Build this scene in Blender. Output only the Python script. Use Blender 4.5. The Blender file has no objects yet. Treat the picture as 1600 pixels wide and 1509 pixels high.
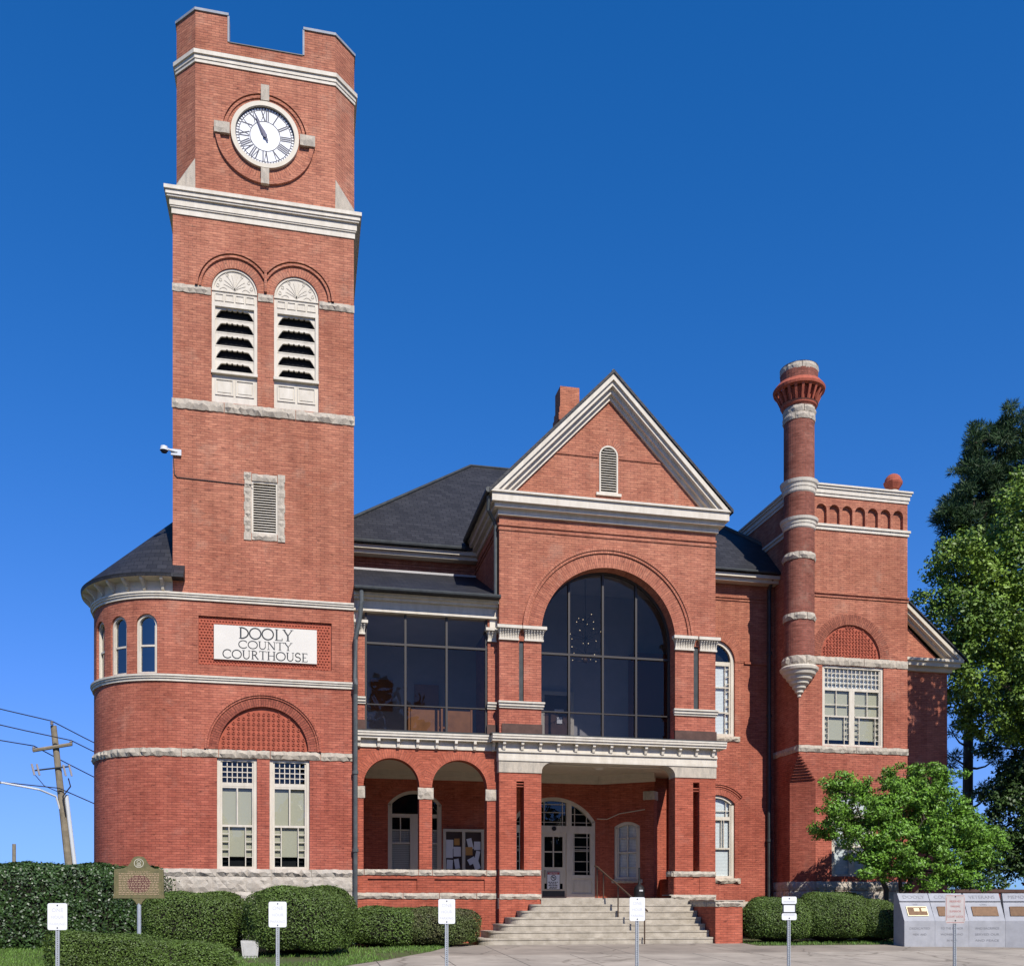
import bpy, math, random
import numpy as np
from mathutils import Vector
R_ = math.radians
sin, cos, pi = math.sin, math.cos, math.pi
random.seed(7); RNG = np.random.default_rng(7)
S = bpy.context.scene

# ---------------------------------------------------------------- camera, sky, sun, exposure
EYE = 1.02
cam_d = bpy.data.cameras.new('camera'); cam = bpy.data.objects.new('camera', cam_d)
S.collection.objects.link(cam); S.camera = cam
cam.location = (0, 0, EYE); cam.rotation_euler = (R_(90), 0, R_(-12.15))
cam_d.sensor_width = 36; cam_d.lens = 36 * 1530 / 1600
cam_d.shift_y = (1418 - 754.5) / 1600
cam_d.clip_start = 0.1; cam_d.clip_end = 6000
SUN = Vector((sin(R_(13.4)) * cos(R_(43)), -cos(R_(13.4)) * cos(R_(43)), sin(R_(43))))
W = bpy.data.worlds.new("World"); S.world = W; W.use_nodes = True
nt = W.node_tree; bg = nt.nodes['Background']
sky = nt.nodes.new('ShaderNodeTexSky'); sky.sky_type = 'NISHITA'; sky.sun_disc = False
sky.sun_elevation = R_(43); sky.sun_rotation = math.atan2(SUN.x, SUN.y)
sky.air_density = 1.0; sky.dust_density = 0.0; sky.ozone_density = 6.0; sky.altitude = 100
hs = nt.nodes.new('ShaderNodeHueSaturation'); hs.inputs['Saturation'].default_value = 1.28; hs.inputs['Hue'].default_value = 0.503
nt.links.new(sky.outputs[0], hs.inputs['Color'])
sh = nt.nodes.new('ShaderNodeVectorMath'); sh.operation = 'MULTIPLY_ADD'; sh.inputs[1].default_value = (.6, .215, .045); sh.inputs[2].default_value = (1, 1, 1)   # soften the glare at the horizon
dv = nt.nodes.new('ShaderNodeVectorMath'); dv.operation = 'DIVIDE'
gn = nt.nodes.new('ShaderNodeVectorMath'); gn.operation = 'MULTIPLY'; gn.inputs[1].default_value = (1.3, 1.13, 1.17); nt.links.new(hs.outputs[0], gn.inputs[0])
nt.links.new(hs.outputs[0], sh.inputs[0]); nt.links.new(gn.outputs[0], dv.inputs[0]); nt.links.new(sh.outputs[0], dv.inputs[1])
nt.links.new(dv.outputs[0], bg.inputs[0]); bg.inputs[1].default_value = 0.132
sd = bpy.data.lights.new('sun', 'SUN'); sd.energy = 5.0; sd.angle = R_(0.5); sd.color = (1, 0.95, 0.88)
so = bpy.data.objects.new('sun', sd); S.collection.objects.link(so)
so.rotation_euler = (-SUN).to_track_quat('-Z', 'Y').to_euler()
S.view_settings.view_transform = 'Standard'; S.view_settings.look = 'None'
S.view_settings.exposure = 0.3; S.view_settings.gamma = 1
S.cycles.max_bounces = 8; S.cycles.transparent_max_bounces = 16

# ---------------------------------------------------------------- materials
M = {}
ALB = 0.84                                                      # base colours cut to offset the exposure, so bounce light and shadows darken
def mat(name, color, rough=0.8, noise=0.0, nscale=3.0, bump=0.0, bscale=40.0, spec=0.3, metal=0.0, island=0.0, c2=None, detail=6):
    color = tuple(c * ALB for c in color); c2 = tuple(c * ALB for c in c2) if c2 else None
    m = bpy.data.materials.new(name); m.use_nodes = True; M[name] = m
    t = m.node_tree; p = t.nodes['Principled BSDF']
    p.inputs['Roughness'].default_value = rough; p.inputs['Metallic'].default_value = metal
    p.inputs['Specular IOR Level'].default_value = spec
    col = (*color, 1)
    p.inputs['Base Color'].default_value = col
    tc = t.nodes.new('ShaderNodeTexCoord')
    if noise or c2:
        n = t.nodes.new('ShaderNodeTexNoise'); n.inputs['Scale'].default_value = nscale; n.inputs['Detail'].default_value = detail
        n.inputs['Roughness'].default_value = 0.65
        if 'paint' in name or name == 'granite':               # grime runs downwards
            mp = t.nodes.new('ShaderNodeMapping'); mp.inputs['Scale'].default_value = (1.6, 1.6, .45); t.links.new(tc.outputs['Object'], mp.inputs['Vector']); t.links.new(mp.outputs[0], n.inputs['Vector'])
        else: t.links.new(tc.outputs['Object'], n.inputs['Vector'])
        r = t.nodes.new('ShaderNodeValToRGB'); e = r.color_ramp.elements
        e[0].position = 0.3; e[1].position = 0.72
        lo = c2 if c2 else tuple(c * (1 - noise) for c in color); hi = color if c2 else tuple(min(1, c * (1 + noise)) for c in color)
        e[0].color = (*lo, 1); e[1].color = (*hi, 1)
        t.links.new(n.outputs['Fac'], r.inputs[0]); last = r.outputs[0]
        if island:
            last = isl(t, last, island)
        t.links.new(last, p.inputs['Base Color'])
    elif island:
        rgb = t.nodes.new('ShaderNodeRGB'); rgb.outputs[0].default_value = col
        t.links.new(isl(t, rgb.outputs[0], island), p.inputs['Base Color'])
    if bump:
        b = t.nodes.new('ShaderNodeBump'); b.inputs['Strength'].default_value = bump; b.inputs['Distance'].default_value = 0.02
        n2 = t.nodes.new('ShaderNodeTexNoise'); n2.inputs['Scale'].default_value = bscale; n2.inputs['Detail'].default_value = 5
        t.links.new(tc.outputs['Object'], n2.inputs['Vector']); t.links.new(n2.outputs['Fac'], b.inputs['Height'])
        t.links.new(b.outputs[0], p.inputs['Normal'])
    return m
def isl(t, sock, amt):
    g = t.nodes.new('ShaderNodeNewGeometry'); mr = t.nodes.new('ShaderNodeMapRange')
    mr.inputs['To Min'].default_value = 1 - amt; mr.inputs['To Max'].default_value = 1 + amt
    t.links.new(g.outputs['Random Per Island'], mr.inputs['Value'])
    h = t.nodes.new('ShaderNodeHueSaturation'); t.links.new(sock, h.inputs['Color']); t.links.new(mr.outputs[0], h.inputs['Value'])
    return h.outputs[0]

def brick_mat(name, c1, c2, mort, stain=0.5):
    c1, c2, mort = (tuple(c * ALB for c in q) for q in (c1, c2, mort))
    m = bpy.data.materials.new(name); m.use_nodes = True; M[name] = m
    t = m.node_tree; L = t.links; N = t.nodes.new; p = t.nodes['Principled BSDF']
    p.inputs['Roughness'].default_value = 0.9; p.inputs['Specular IOR Level'].default_value = 0.2
    uv = N('ShaderNodeUVMap')
    b = N('ShaderNodeTexBrick'); b.offset = 0.5; b.squash = 1
    b.inputs['Scale'].default_value = 1; b.inputs['Brick Width'].default_value = 0.215; b.inputs['Row Height'].default_value = 0.0675
    b.inputs['Mortar Size'].default_value = 0.0055; b.inputs['Mortar Smooth'].default_value = 0.3; b.inputs['Bias'].default_value = 0.0
    b.inputs['Color1'].default_value = (*c1, 1); b.inputs['Color2'].default_value = (*c2, 1); b.inputs['Mortar'].default_value = (*mort, 1)
    # slight waviness of the courses
    nz = N('ShaderNodeTexNoise'); nz.inputs['Scale'].default_value = 1.6; nz.inputs['Detail'].default_value = 2
    L.new(uv.outputs[0], nz.inputs['Vector'])
    vm = N('ShaderNodeVectorMath'); vm.operation = 'MULTIPLY_ADD'; vm.inputs[1].default_value = (0.02, 0.02, 0)
    L.new(nz.outputs['Color'], vm.inputs[0]); L.new(uv.outputs[0], vm.inputs[2]); L.new(vm.outputs[0], b.inputs['Vector'])
    # streaks along the courses
    mp = N('ShaderNodeMapping'); mp.inputs['Scale'].default_value = (1.6, 9.0, 1); L.new(uv.outputs[0], mp.inputs['Vector'])
    n1 = N('ShaderNodeTexNoise'); n1.inputs['Scale'].default_value = 1.7; n1.inputs['Detail'].default_value = 9; n1.inputs['Roughness'].default_value = 0.75
    L.new(mp.outputs[0], n1.inputs['Vector'])
    r1 = N('ShaderNodeValToRGB'); r1.color_ramp.elements[0].position = 0.34; r1.color_ramp.elements[1].position = 0.66
    r1.color_ramp.elements[0].color = (0.70, 0.67, 0.67, 1); r1.color_ramp.elements[1].color = (1.25, 1.22, 1.18, 1)
    L.new(n1.outputs['Fac'], r1.inputs[0])
    # weathering patches
    n2 = N('ShaderNodeTexNoise'); n2.inputs['Scale'].default_value = 0.45; n2.inputs['Detail'].default_value = 7; n2.inputs['Roughness'].default_value = 0.6
    tc = N('ShaderNodeTexCoord'); L.new(tc.outputs['Object'], n2.inputs['Vector'])
    r2 = N('ShaderNodeValToRGB'); r2.color_ramp.elements[0].position = 0.3; r2.color_ramp.elements[1].position = 0.75
    k = stain
    r2.color_ramp.elements[0].color = (1 - .28 * k, 1 - .3 * k, 1 - .26 * k, 1); r2.color_ramp.elements[1].color = (1 + .1 * k, 1 + .24 * k, 1 + .42 * k, 1)
    L.new(n2.outputs['Fac'], r2.inputs[0])
    a = N('ShaderNodeMix'); a.data_type = 'RGBA'; a.blend_type = 'MULTIPLY'; a.inputs[0].default_value = 1
    L.new(b.outputs['Color'], a.inputs[6]); L.new(r1.outputs[0], a.inputs[7])
    c = N('ShaderNodeMix'); c.data_type = 'RGBA'; c.blend_type = 'MULTIPLY'; c.inputs[0].default_value = 1
    L.new(a.outputs[2], c.inputs[6]); L.new(r2.outputs[0], c.inputs[7])
    # dark pitted bricks
    n3 = N('ShaderNodeTexNoise'); n3.inputs['Scale'].default_value = 5; n3.inputs['Detail'].default_value = 6
    mp3 = N('ShaderNodeMapping'); mp3.inputs['Scale'].default_value = (1, 3.0, 1); L.new(uv.outputs[0], mp3.inputs['Vector']); L.new(mp3.outputs[0], n3.inputs['Vector'])
    r3 = N('ShaderNodeValToRGB'); r3.color_ramp.elements[0].position = 0.60; r3.color_ramp.elements[1].position = 0.72
    r3.color_ramp.elements[0].color = (1, 1, 1, 1); r3.color_ramp.elements[1].color = (0.5, 0.5, 0.54, 1)
    L.new(n3.outputs['Fac'], r3.inputs[0])
    e = N('ShaderNodeMix'); e.data_type = 'RGBA'; e.blend_type = 'MULTIPLY'; e.inputs[0].default_value = 1
    L.new(c.outputs[2], e.inputs[6]); L.new(r3.outputs[0], e.inputs[7])
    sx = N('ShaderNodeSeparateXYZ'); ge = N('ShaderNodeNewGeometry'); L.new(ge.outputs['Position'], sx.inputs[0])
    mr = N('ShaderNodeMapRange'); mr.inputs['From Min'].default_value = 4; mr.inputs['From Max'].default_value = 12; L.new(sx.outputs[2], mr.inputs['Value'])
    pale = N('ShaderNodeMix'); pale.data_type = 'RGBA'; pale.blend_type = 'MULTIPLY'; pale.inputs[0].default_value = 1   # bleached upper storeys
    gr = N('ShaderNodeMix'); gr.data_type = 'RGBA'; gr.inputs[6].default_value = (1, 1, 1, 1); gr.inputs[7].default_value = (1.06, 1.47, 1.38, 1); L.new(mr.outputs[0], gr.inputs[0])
    n5 = N('ShaderNodeTexNoise'); n5.inputs['Scale'].default_value = 1.1; n5.inputs['Detail'].default_value = 8; n5.inputs['Roughness'].default_value = 0.7; L.new(tc.outputs['Object'], n5.inputs['Vector'])
    r5 = N('ShaderNodeValToRGB'); r5.color_ramp.elements[0].position = 0.56; r5.color_ramp.elements[1].position = 0.80; r5.color_ramp.elements[0].color = (0, 0, 0, 1); r5.color_ramp.elements[1].color = (.35, .35, .35, 1); L.new(n5.outputs['Fac'], r5.inputs[0])
    ef = N('ShaderNodeMix'); ef.data_type = 'RGBA'; ef.inputs[7].default_value = (.40, .22, .17, 1); L.new(r5.outputs[0], ef.inputs[0]); L.new(e.outputs[2], ef.inputs[6]); e = ef
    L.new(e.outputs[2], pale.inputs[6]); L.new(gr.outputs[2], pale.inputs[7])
    L.new(pale.outputs[2], p.inputs['Base Color'])
    mp6 = N('ShaderNodeMapping'); mp6.inputs['Scale'].default_value = (2.6, .22, 1); L.new(uv.outputs[0], mp6.inputs['Vector'])
    n6 = N('ShaderNodeTexNoise'); n6.inputs['Scale'].default_value = 1.5; n6.inputs['Detail'].default_value = 7; L.new(mp6.outputs[0], n6.inputs['Vector'])
    r6 = N('ShaderNodeValToRGB'); r6.color_ramp.elements[0].position = .36; r6.color_ramp.elements[1].position = .56; r6.color_ramp.elements[0].color = (.90, .88, .88, 1); r6.color_ramp.elements[1].color = (1.03, 1.03, 1.03, 1); L.new(n6.outputs['Fac'], r6.inputs[0])
    dr = N('ShaderNodeMix'); dr.data_type = 'RGBA'; dr.blend_type = 'MULTIPLY'; dr.inputs[0].default_value = 1; L.new(pale.outputs[2], dr.inputs[6]); L.new(r6.outputs[0], dr.inputs[7]); L.new(dr.outputs[2], p.inputs['Base Color'])
    bp = N('ShaderNodeBump'); bp.inputs['Strength'].default_value = 0.6; bp.inputs['Distance'].default_value = 0.012; bp.invert = True
    ad = N('ShaderNodeMath'); ad.operation = 'MULTIPLY_ADD'; ad.inputs[1].default_value = -0.7
    L.new(n1.outputs['Fac'], ad.inputs[0]); L.new(b.outputs['Fac'], ad.inputs[2])
    L.new(ad.outputs[0], bp.inputs['Height']); L.new(bp.outputs[0], p.inputs['Normal'])
    return m

def slate_mat(name, c1, c2):
    m = bpy.data.materials.new(name); m.use_nodes = True; M[name] = m
    t = m.node_tree; L = t.links; N = t.nodes.new; p = t.nodes['Principled BSDF']
    p.inputs['Roughness'].default_value = 0.62; p.inputs['Specular IOR Level'].default_value = 0.35
    uv = N('ShaderNodeUVMap'); b = N('ShaderNodeTexBrick'); b.offset = 0.5
    b.inputs['Scale'].default_value = 1; b.inputs['Brick Width'].default_value = 0.27; b.inputs['Row Height'].default_value = 0.17
    b.inputs['Mortar Size'].default_value = 0.008; b.inputs['Bias'].default_value = -0.1
    b.inputs['Color1'].default_value = (*c1, 1); b.inputs['Color2'].default_value = (*c2, 1); b.inputs['Mortar'].default_value = (0.008, 0.008, 0.01, 1)
    L.new(uv.outputs[0], b.inputs['Vector'])
    n = N('ShaderNodeTexNoise'); n.inputs['Scale'].default_value = 1.2; n.inputs['Detail'].default_value = 6; L.new(uv.outputs[0], n.inputs['Vector'])
    r = N('ShaderNodeValToRGB'); r.color_ramp.elements[0].color = (0.6, 0.6, 0.6, 1); r.color_ramp.elements[1].color = (1.5, 1.5, 1.5, 1); L.new(n.outputs['Fac'], r.inputs[0])
    a = N('ShaderNodeMix'); a.data_type = 'RGBA'; a.blend_type = 'MULTIPLY'; a.inputs[0].default_value = 1
    L.new(b.outputs['Color'], a.inputs[6]); L.new(r.outputs[0], a.inputs[7]); L.new(a.outputs[2], p.inputs['Base Color'])
    bp = N('ShaderNodeBump'); bp.invert = True; bp.inputs['Strength'].default_value = 0.8; bp.inputs['Distance'].default_value = 0.02
    L.new(b.outputs['Fac'], bp.inputs['Height']); L.new(bp.outputs[0], p.inputs['Normal'])
    return m

def glass_mat(name, tint, ior=1.5, rough=0.0, refl=(1, 1, 1)):
    m = bpy.data.materials.new(name); m.use_nodes = True; M[name] = m
    t = m.node_tree; L = t.links; N = t.nodes.new
    t.nodes.remove(t.nodes['Principled BSDF']); out = t.nodes['Material Output']
    tr = N('ShaderNodeBsdfTransparent'); tr.inputs[0].default_value = (*tint, 1)
    gl = N('ShaderNodeBsdfGlossy'); gl.inputs['Roughness'].default_value = rough; gl.inputs[0].default_value = (*refl, 1)
    lwt = N('ShaderNodeLayerWeight'); lwt.inputs[0].default_value = 0.5; pw_ = N('ShaderNodeMath'); pw_.operation = 'POWER'; pw_.inputs[1].default_value = 5
    L.new(lwt.outputs['Facing'], pw_.inputs[0]); f0 = ((ior - 1) / (ior + 1)) ** 2
    fr = N('ShaderNodeMath'); fr.operation = 'MULTIPLY_ADD'; fr.inputs[1].default_value = 1 - f0; fr.inputs[2].default_value = f0; L.new(pw_.outputs[0], fr.inputs[0])
    n = N('ShaderNodeTexNoise'); n.inputs['Scale'].default_value = 0.9; tc = N('ShaderNodeTexCoord'); L.new(tc.outputs['Object'], n.inputs['Vector'])
    bp = N('ShaderNodeBump'); bp.inputs['Strength'].default_value = 0.06; bp.inputs['Distance'].default_value = 0.1
    L.new(n.outputs['Fac'], bp.inputs['Height']); L.new(bp.outputs[0], gl.inputs['Normal'])
    mx = N('ShaderNodeMixShader'); L.new(fr.outputs[0], mx.inputs[0]); L.new(tr.outputs[0], mx.inputs[1]); L.new(gl.outputs[0], mx.inputs[2])
    L.new(mx.outputs[0], out.inputs[0]); return m

def blind_mat(name, color, pitch):
    m = bpy.data.materials.new(name); m.use_nodes = True; M[name] = m
    t = m.node_tree; L = t.links; N = t.nodes.new; p = t.nodes['Principled BSDF']; p.inputs['Roughness'].default_value = 0.6
    tc = N('ShaderNodeTexCoord'); w = N('ShaderNodeTexWave'); w.wave_type = 'BANDS'; w.bands_direction = 'Z'; w.inputs['Scale'].default_value = 1 / pitch / 3.18
    L.new(tc.outputs['Object'], w.inputs['Vector'])
    r = N('ShaderNodeValToRGB'); r.color_ramp.elements[0].color = (*[c * .62 for c in color], 1); r.color_ramp.elements[0].position = 0.05
    r.color_ramp.elements[1].color = (*color, 1); r.color_ramp.elements[1].position = 0.35
    L.new(w.outputs['Fac'], r.inputs[0]); L.new(r.outputs[0], p.inputs['Base Color'])
    return m

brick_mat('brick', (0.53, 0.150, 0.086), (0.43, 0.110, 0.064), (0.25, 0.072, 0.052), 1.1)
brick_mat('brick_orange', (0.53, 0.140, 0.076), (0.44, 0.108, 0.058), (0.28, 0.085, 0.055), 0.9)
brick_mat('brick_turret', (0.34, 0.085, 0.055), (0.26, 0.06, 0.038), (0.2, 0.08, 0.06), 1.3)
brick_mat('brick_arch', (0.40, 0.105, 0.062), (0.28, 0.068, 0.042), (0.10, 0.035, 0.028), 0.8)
slate_mat('slate', (0.014, 0.014, 0.017), (0.026, 0.026, 0.030))
mat('terracotta', (0.40, 0.102, 0.058), 0.85, 0.25, 6, 0.3, 30)
mat('brownstone', (0.10, 0.055, 0.042), 0.8, 0.3, 4)
mat('granite', (0.58, 0.50, 0.39), 0.9, 0.22, 7, 0.5, 45, c2=(0.36, 0.32, 0.26))
mat('granite_base', (0.56, 0.51, 0.43), 0.9, 0.22, 5, 0.6, 35, c2=(0.42, 0.36, 0.29))
mat('white_paint', (0.72, 0.66, 0.55), 0.6, 0.07, 3.5, 0.15, 60, c2=(0.55, 0.49, 0.39), detail=10)
mat('cream_paint', (0.62, 0.555, 0.44), 0.55, 0.08, 3)
mat('grey_paint', (0.40, 0.40, 0.40), 0.6, 0.05, 4)
mat('metal_flashing', (0.28, 0.30, 0.33), 0.6, 0.2, 6)
mat('dark_metal', (0.05, 0.055, 0.055), 0.5, 0.3, 4, metal=0.2)
mat('pipe_grey', (0.085, 0.095, 0.095), 0.5, 0.3, 5)
mat('bronze_mullion', (0.05, 0.043, 0.038), 0.45)
mat('black', (0.012, 0.012, 0.014), 0.6)
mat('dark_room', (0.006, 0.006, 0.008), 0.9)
mat('clock_white', (0.80, 0.81, 0.84), 0.4)
mat('clock_ink', (0.045, 0.045, 0.065), 0.5)
mat('clock_hand', (0.03, 0.03, 0.10), 0.4)
mat('sign_white', (0.70, 0.66, 0.58), 0.5, 0.04, 2)
mat('letter_dark', (0.04, 0.045, 0.05), 0.6)
mat('concrete_step', (0.54, 0.48, 0.385), 0.9, 0.25, 3.5, 0.5, 40, c2=(0.30, 0.26, 0.20), detail=10)
mat('concrete_box', (0.5, 0.49, 0.46), 0.9, 0.12, 5, 0.2, 60)
mat('galvanised', (0.50, 0.53, 0.57), 0.45, 0.15, 20, metal=0.4)
mat('sign_face', (0.80, 0.81, 0.83), 0.4, 0.03, 5)
mat('faded_ink', (0.60, 0.61, 0.63), 0.6)
mat('red_ink', (0.40, 0.09, 0.08), 0.6)
mat('sign_red_face', (0.50, 0.46, 0.44), 0.5, 0.12, 8)
mat('marker_green', (0.20, 0.165, 0.075), 0.7, 0.3, 14, 0.2, 60, c2=(0.11, 0.105, 0.05))
mat('marker_maroon', (0.09, 0.022, 0.026), 0.6)
mat('marker_gilt', (0.42, 0.30, 0.19), 0.6, 0.3, 20)
mat('marker_silver', (0.55, 0.52, 0.42), 0.6)
mat('pole_wood', (0.24, 0.20, 0.14), 0.9, 0.3, 3, 0.4, 30)
mat('insulator', (0.34, 0.31, 0.30), 0.4)
mat('wire', (0.03, 0.03, 0.035), 0.6)
mat('pipe_white', (0.6, 0.62, 0.64), 0.5)
mat('bark', (0.10, 0.075, 0.055), 0.95, 0.4, 5, 0.8, 20)
mat('bark_grey', (0.16, 0.13, 0.10), 0.95, 0.4, 8, 0.6, 30)
mat('memorial_stone', (0.36, 0.365, 0.385), 0.7, 0.14, 3, 0.15, 70)
mat('memorial_light', (0.55, 0.55, 0.56), 0.7, 0.1, 4)
mat('engraving', (0.22, 0.22, 0.235), 0.8)
mat('plaque', (0.15, 0.085, 0.045), 0.6, 0.2, 12, metal=0.3)
mat('plaque_edge', (0.72, 0.62, 0.38), 0.4, metal=0.2)
mat('wood_orange', (0.38, 0.16, 0.055), 0.5, 0.25, 3)
mat('room_wall', (0.48, 0.46, 0.45), 0.9, 0.1, 1)
mat('room_red', (0.20, 0.06, 0.045), 0.9, 0.1, 1)
mat('paper', (0.75, 0.75, 0.76), 0.7)
mat('paper_kraft', (0.55, 0.28, 0.08), 0.7)
mat('cork', (0.07, 0.05, 0.045), 0.9)
mat('rail_bronze', (0.11, 0.07, 0.045), 0.45, metal=0.3)
mat('leaf_hedge', (0.038, 0.078, 0.017), 0.45, 0.3, 1.5, island=0.55, spec=0.5)
mat('leaf_boxwood', (0.100, 0.165, 0.030), 0.55, 0.3, 1.2, island=0.5, c2=(0.070, 0.105, 0.022))
mat('leaf_boxwood_dry', (0.095, 0.15, 0.030), 0.6, 0.3, 1.5, island=0.45, c2=(0.085, 0.065, 0.035))
mat('leaf_small_tree', (0.155, 0.31, 0.028), 0.5, 0.3, 1.2, island=0.45, c2=(0.10, 0.21, 0.022))
mat('leaf_broad', (0.20, 0.30, 0.032), 0.5, 0.3, 0.4, island=0.45, c2=(0.075, 0.145, 0.02))
mat('leaf_dark', (0.045, 0.085, 0.018), 0.5, 0.3, 0.5, island=0.45)
mat('needle', (0.040, 0.082, 0.024), 0.6, 0.3, 0.4, island=0.5)
mat('grass_blade', (0.13, 0.24, 0.035), 0.6, 0.3, 1.0, island=0.4, c2=(0.09, 0.16, 0.03))
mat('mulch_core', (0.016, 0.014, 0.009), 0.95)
glass_mat('glass_tinted', (0.58, 0.58, 0.60), 1.5, refl=(1, .80, .64))
glass_mat('glass_clear', (0.80, 0.83, 0.83), 1.5)
glass_mat('glass_sky', (0.35, 0.40, 0.42), 2.4)
blind_mat('blind_beige', (0.50, 0.46, 0.33), 0.028)
blind_mat('blind_white', (0.80, 0.82, 0.82), 0.05)
blind_mat('blind_grey', (0.45, 0.43, 0.38), 0.06)

def ground_mat():
    m = mat('ground', (0.075, 0.12, 0.026), 0.95, 0, 1.3, 0.6, 60, c2=(0.10, 0.085, 0.045)); return m
ground_mat()
def concrete_mat(name, base, slab, lo=0.62, hi=1.15):
    m = bpy.data.materials.new(name); m.use_nodes = True; M[name] = m
    t = m.node_tree; L = t.links; N = t.nodes.new; p = t.nodes['Principled BSDF']; p.inputs['Roughness'].default_value = 0.9
    uv = N('ShaderNodeTexCoord'); mp = N('ShaderNodeMapping'); mp.inputs['Location'].default_value = (1.55, 1.4, 0); L.new(uv.outputs['Object'], mp.inputs['Vector'])
    b = N('ShaderNodeTexBrick'); b.offset = 0; b.inputs['Scale'].default_value = 1
    b.inputs['Brick Width'].default_value = slab[0]; b.inputs['Row Height'].default_value = slab[1]; b.inputs['Mortar Size'].default_value = 0.012
    b.inputs['Color1'].default_value = (*base, 1); b.inputs['Color2'].default_value = (*[c * .93 for c in base], 1); b.inputs['Mortar'].default_value = (0.05, 0.045, 0.04, 1)
    L.new(mp.outputs[0], b.inputs['Vector'])
    n = N('ShaderNodeTexNoise'); n.inputs['Scale'].default_value = 0.7; n.inputs['Detail'].default_value = 9; n.inputs['Roughness'].default_value = 0.65; L.new(uv.outputs['Object'], n.inputs['Vector'])
    r = N('ShaderNodeValToRGB'); r.color_ramp.elements[0].position = 0.3; r.color_ramp.elements[1].position = 0.7
    r.color_ramp.elements[0].color = (lo, lo, lo, 1); r.color_ramp.elements[1].color = (hi, hi, hi, 1); L.new(n.outputs['Fac'], r.inputs[0])
    a = N('ShaderNodeMix'); a.data_type = 'RGBA'; a.blend_type = 'MULTIPLY'; a.inputs[0].default_value = 1
    L.new(b.outputs['Color'], a.inputs[6]); L.new(r.outputs[0], a.inputs[7])
    nv = N('ShaderNodeTexNoise'); nv.inputs['Scale'].default_value = 1.2; nv.inputs['Detail'].default_value = 6; L.new(uv.outputs['Object'], nv.inputs['Vector'])
    va = N('ShaderNodeVectorMath'); va.operation = 'MULTIPLY_ADD'; va.inputs[1].default_value = (.9, .9, 0); L.new(nv.outputs['Color'], va.inputs[0]); L.new(uv.outputs['Object'], va.inputs[2])
    vo = N('ShaderNodeTexVoronoi'); vo.feature = 'DISTANCE_TO_EDGE'; vo.inputs['Scale'].default_value = .32; L.new(va.outputs[0], vo.inputs['Vector'])
    rc = N('ShaderNodeValToRGB'); rc.color_ramp.elements[0].position = 0.0; rc.color_ramp.elements[1].position = 0.012; rc.color_ramp.elements[0].color = (.45, .43, .4, 1); rc.color_ramp.elements[1].color = (1, 1, 1, 1); L.new(vo.outputs['Distance'], rc.inputs[0])
    nb = N('ShaderNodeTexNoise'); nb.inputs['Scale'].default_value = 2.3; nb.inputs['Detail'].default_value = 3; L.new(uv.outputs['Object'], nb.inputs['Vector'])
    rb = N('ShaderNodeValToRGB'); rb.color_ramp.elements[0].position = .66; rb.color_ramp.elements[1].position = .76; rb.color_ramp.elements[0].color = (1, 1, 1, 1); rb.color_ramp.elements[1].color = (.62, .6, .58, 1); L.new(nb.outputs['Fac'], rb.inputs[0])
    m1 = N('ShaderNodeMix'); m1.data_type = 'RGBA'; m1.blend_type = 'MULTIPLY'; m1.inputs[0].default_value = .8; L.new(a.outputs[2], m1.inputs[6]); L.new(rc.outputs[0], m1.inputs[7])
    m2 = N('ShaderNodeMix'); m2.data_type = 'RGBA'; m2.blend_type = 'MULTIPLY'; m2.inputs[0].default_value = 1; L.new(m1.outputs[2], m2.inputs[6]); L.new(rb.outputs[0], m2.inputs[7])
    L.new(m2.outputs[2], p.inputs['Base Color'])
concrete_mat('concrete_drive', (0.29, 0.245, 0.195), (3.2, 3.6))
concrete_mat('concrete_walk', (0.385, 0.335, 0.27), (1.6, 40))

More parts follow.
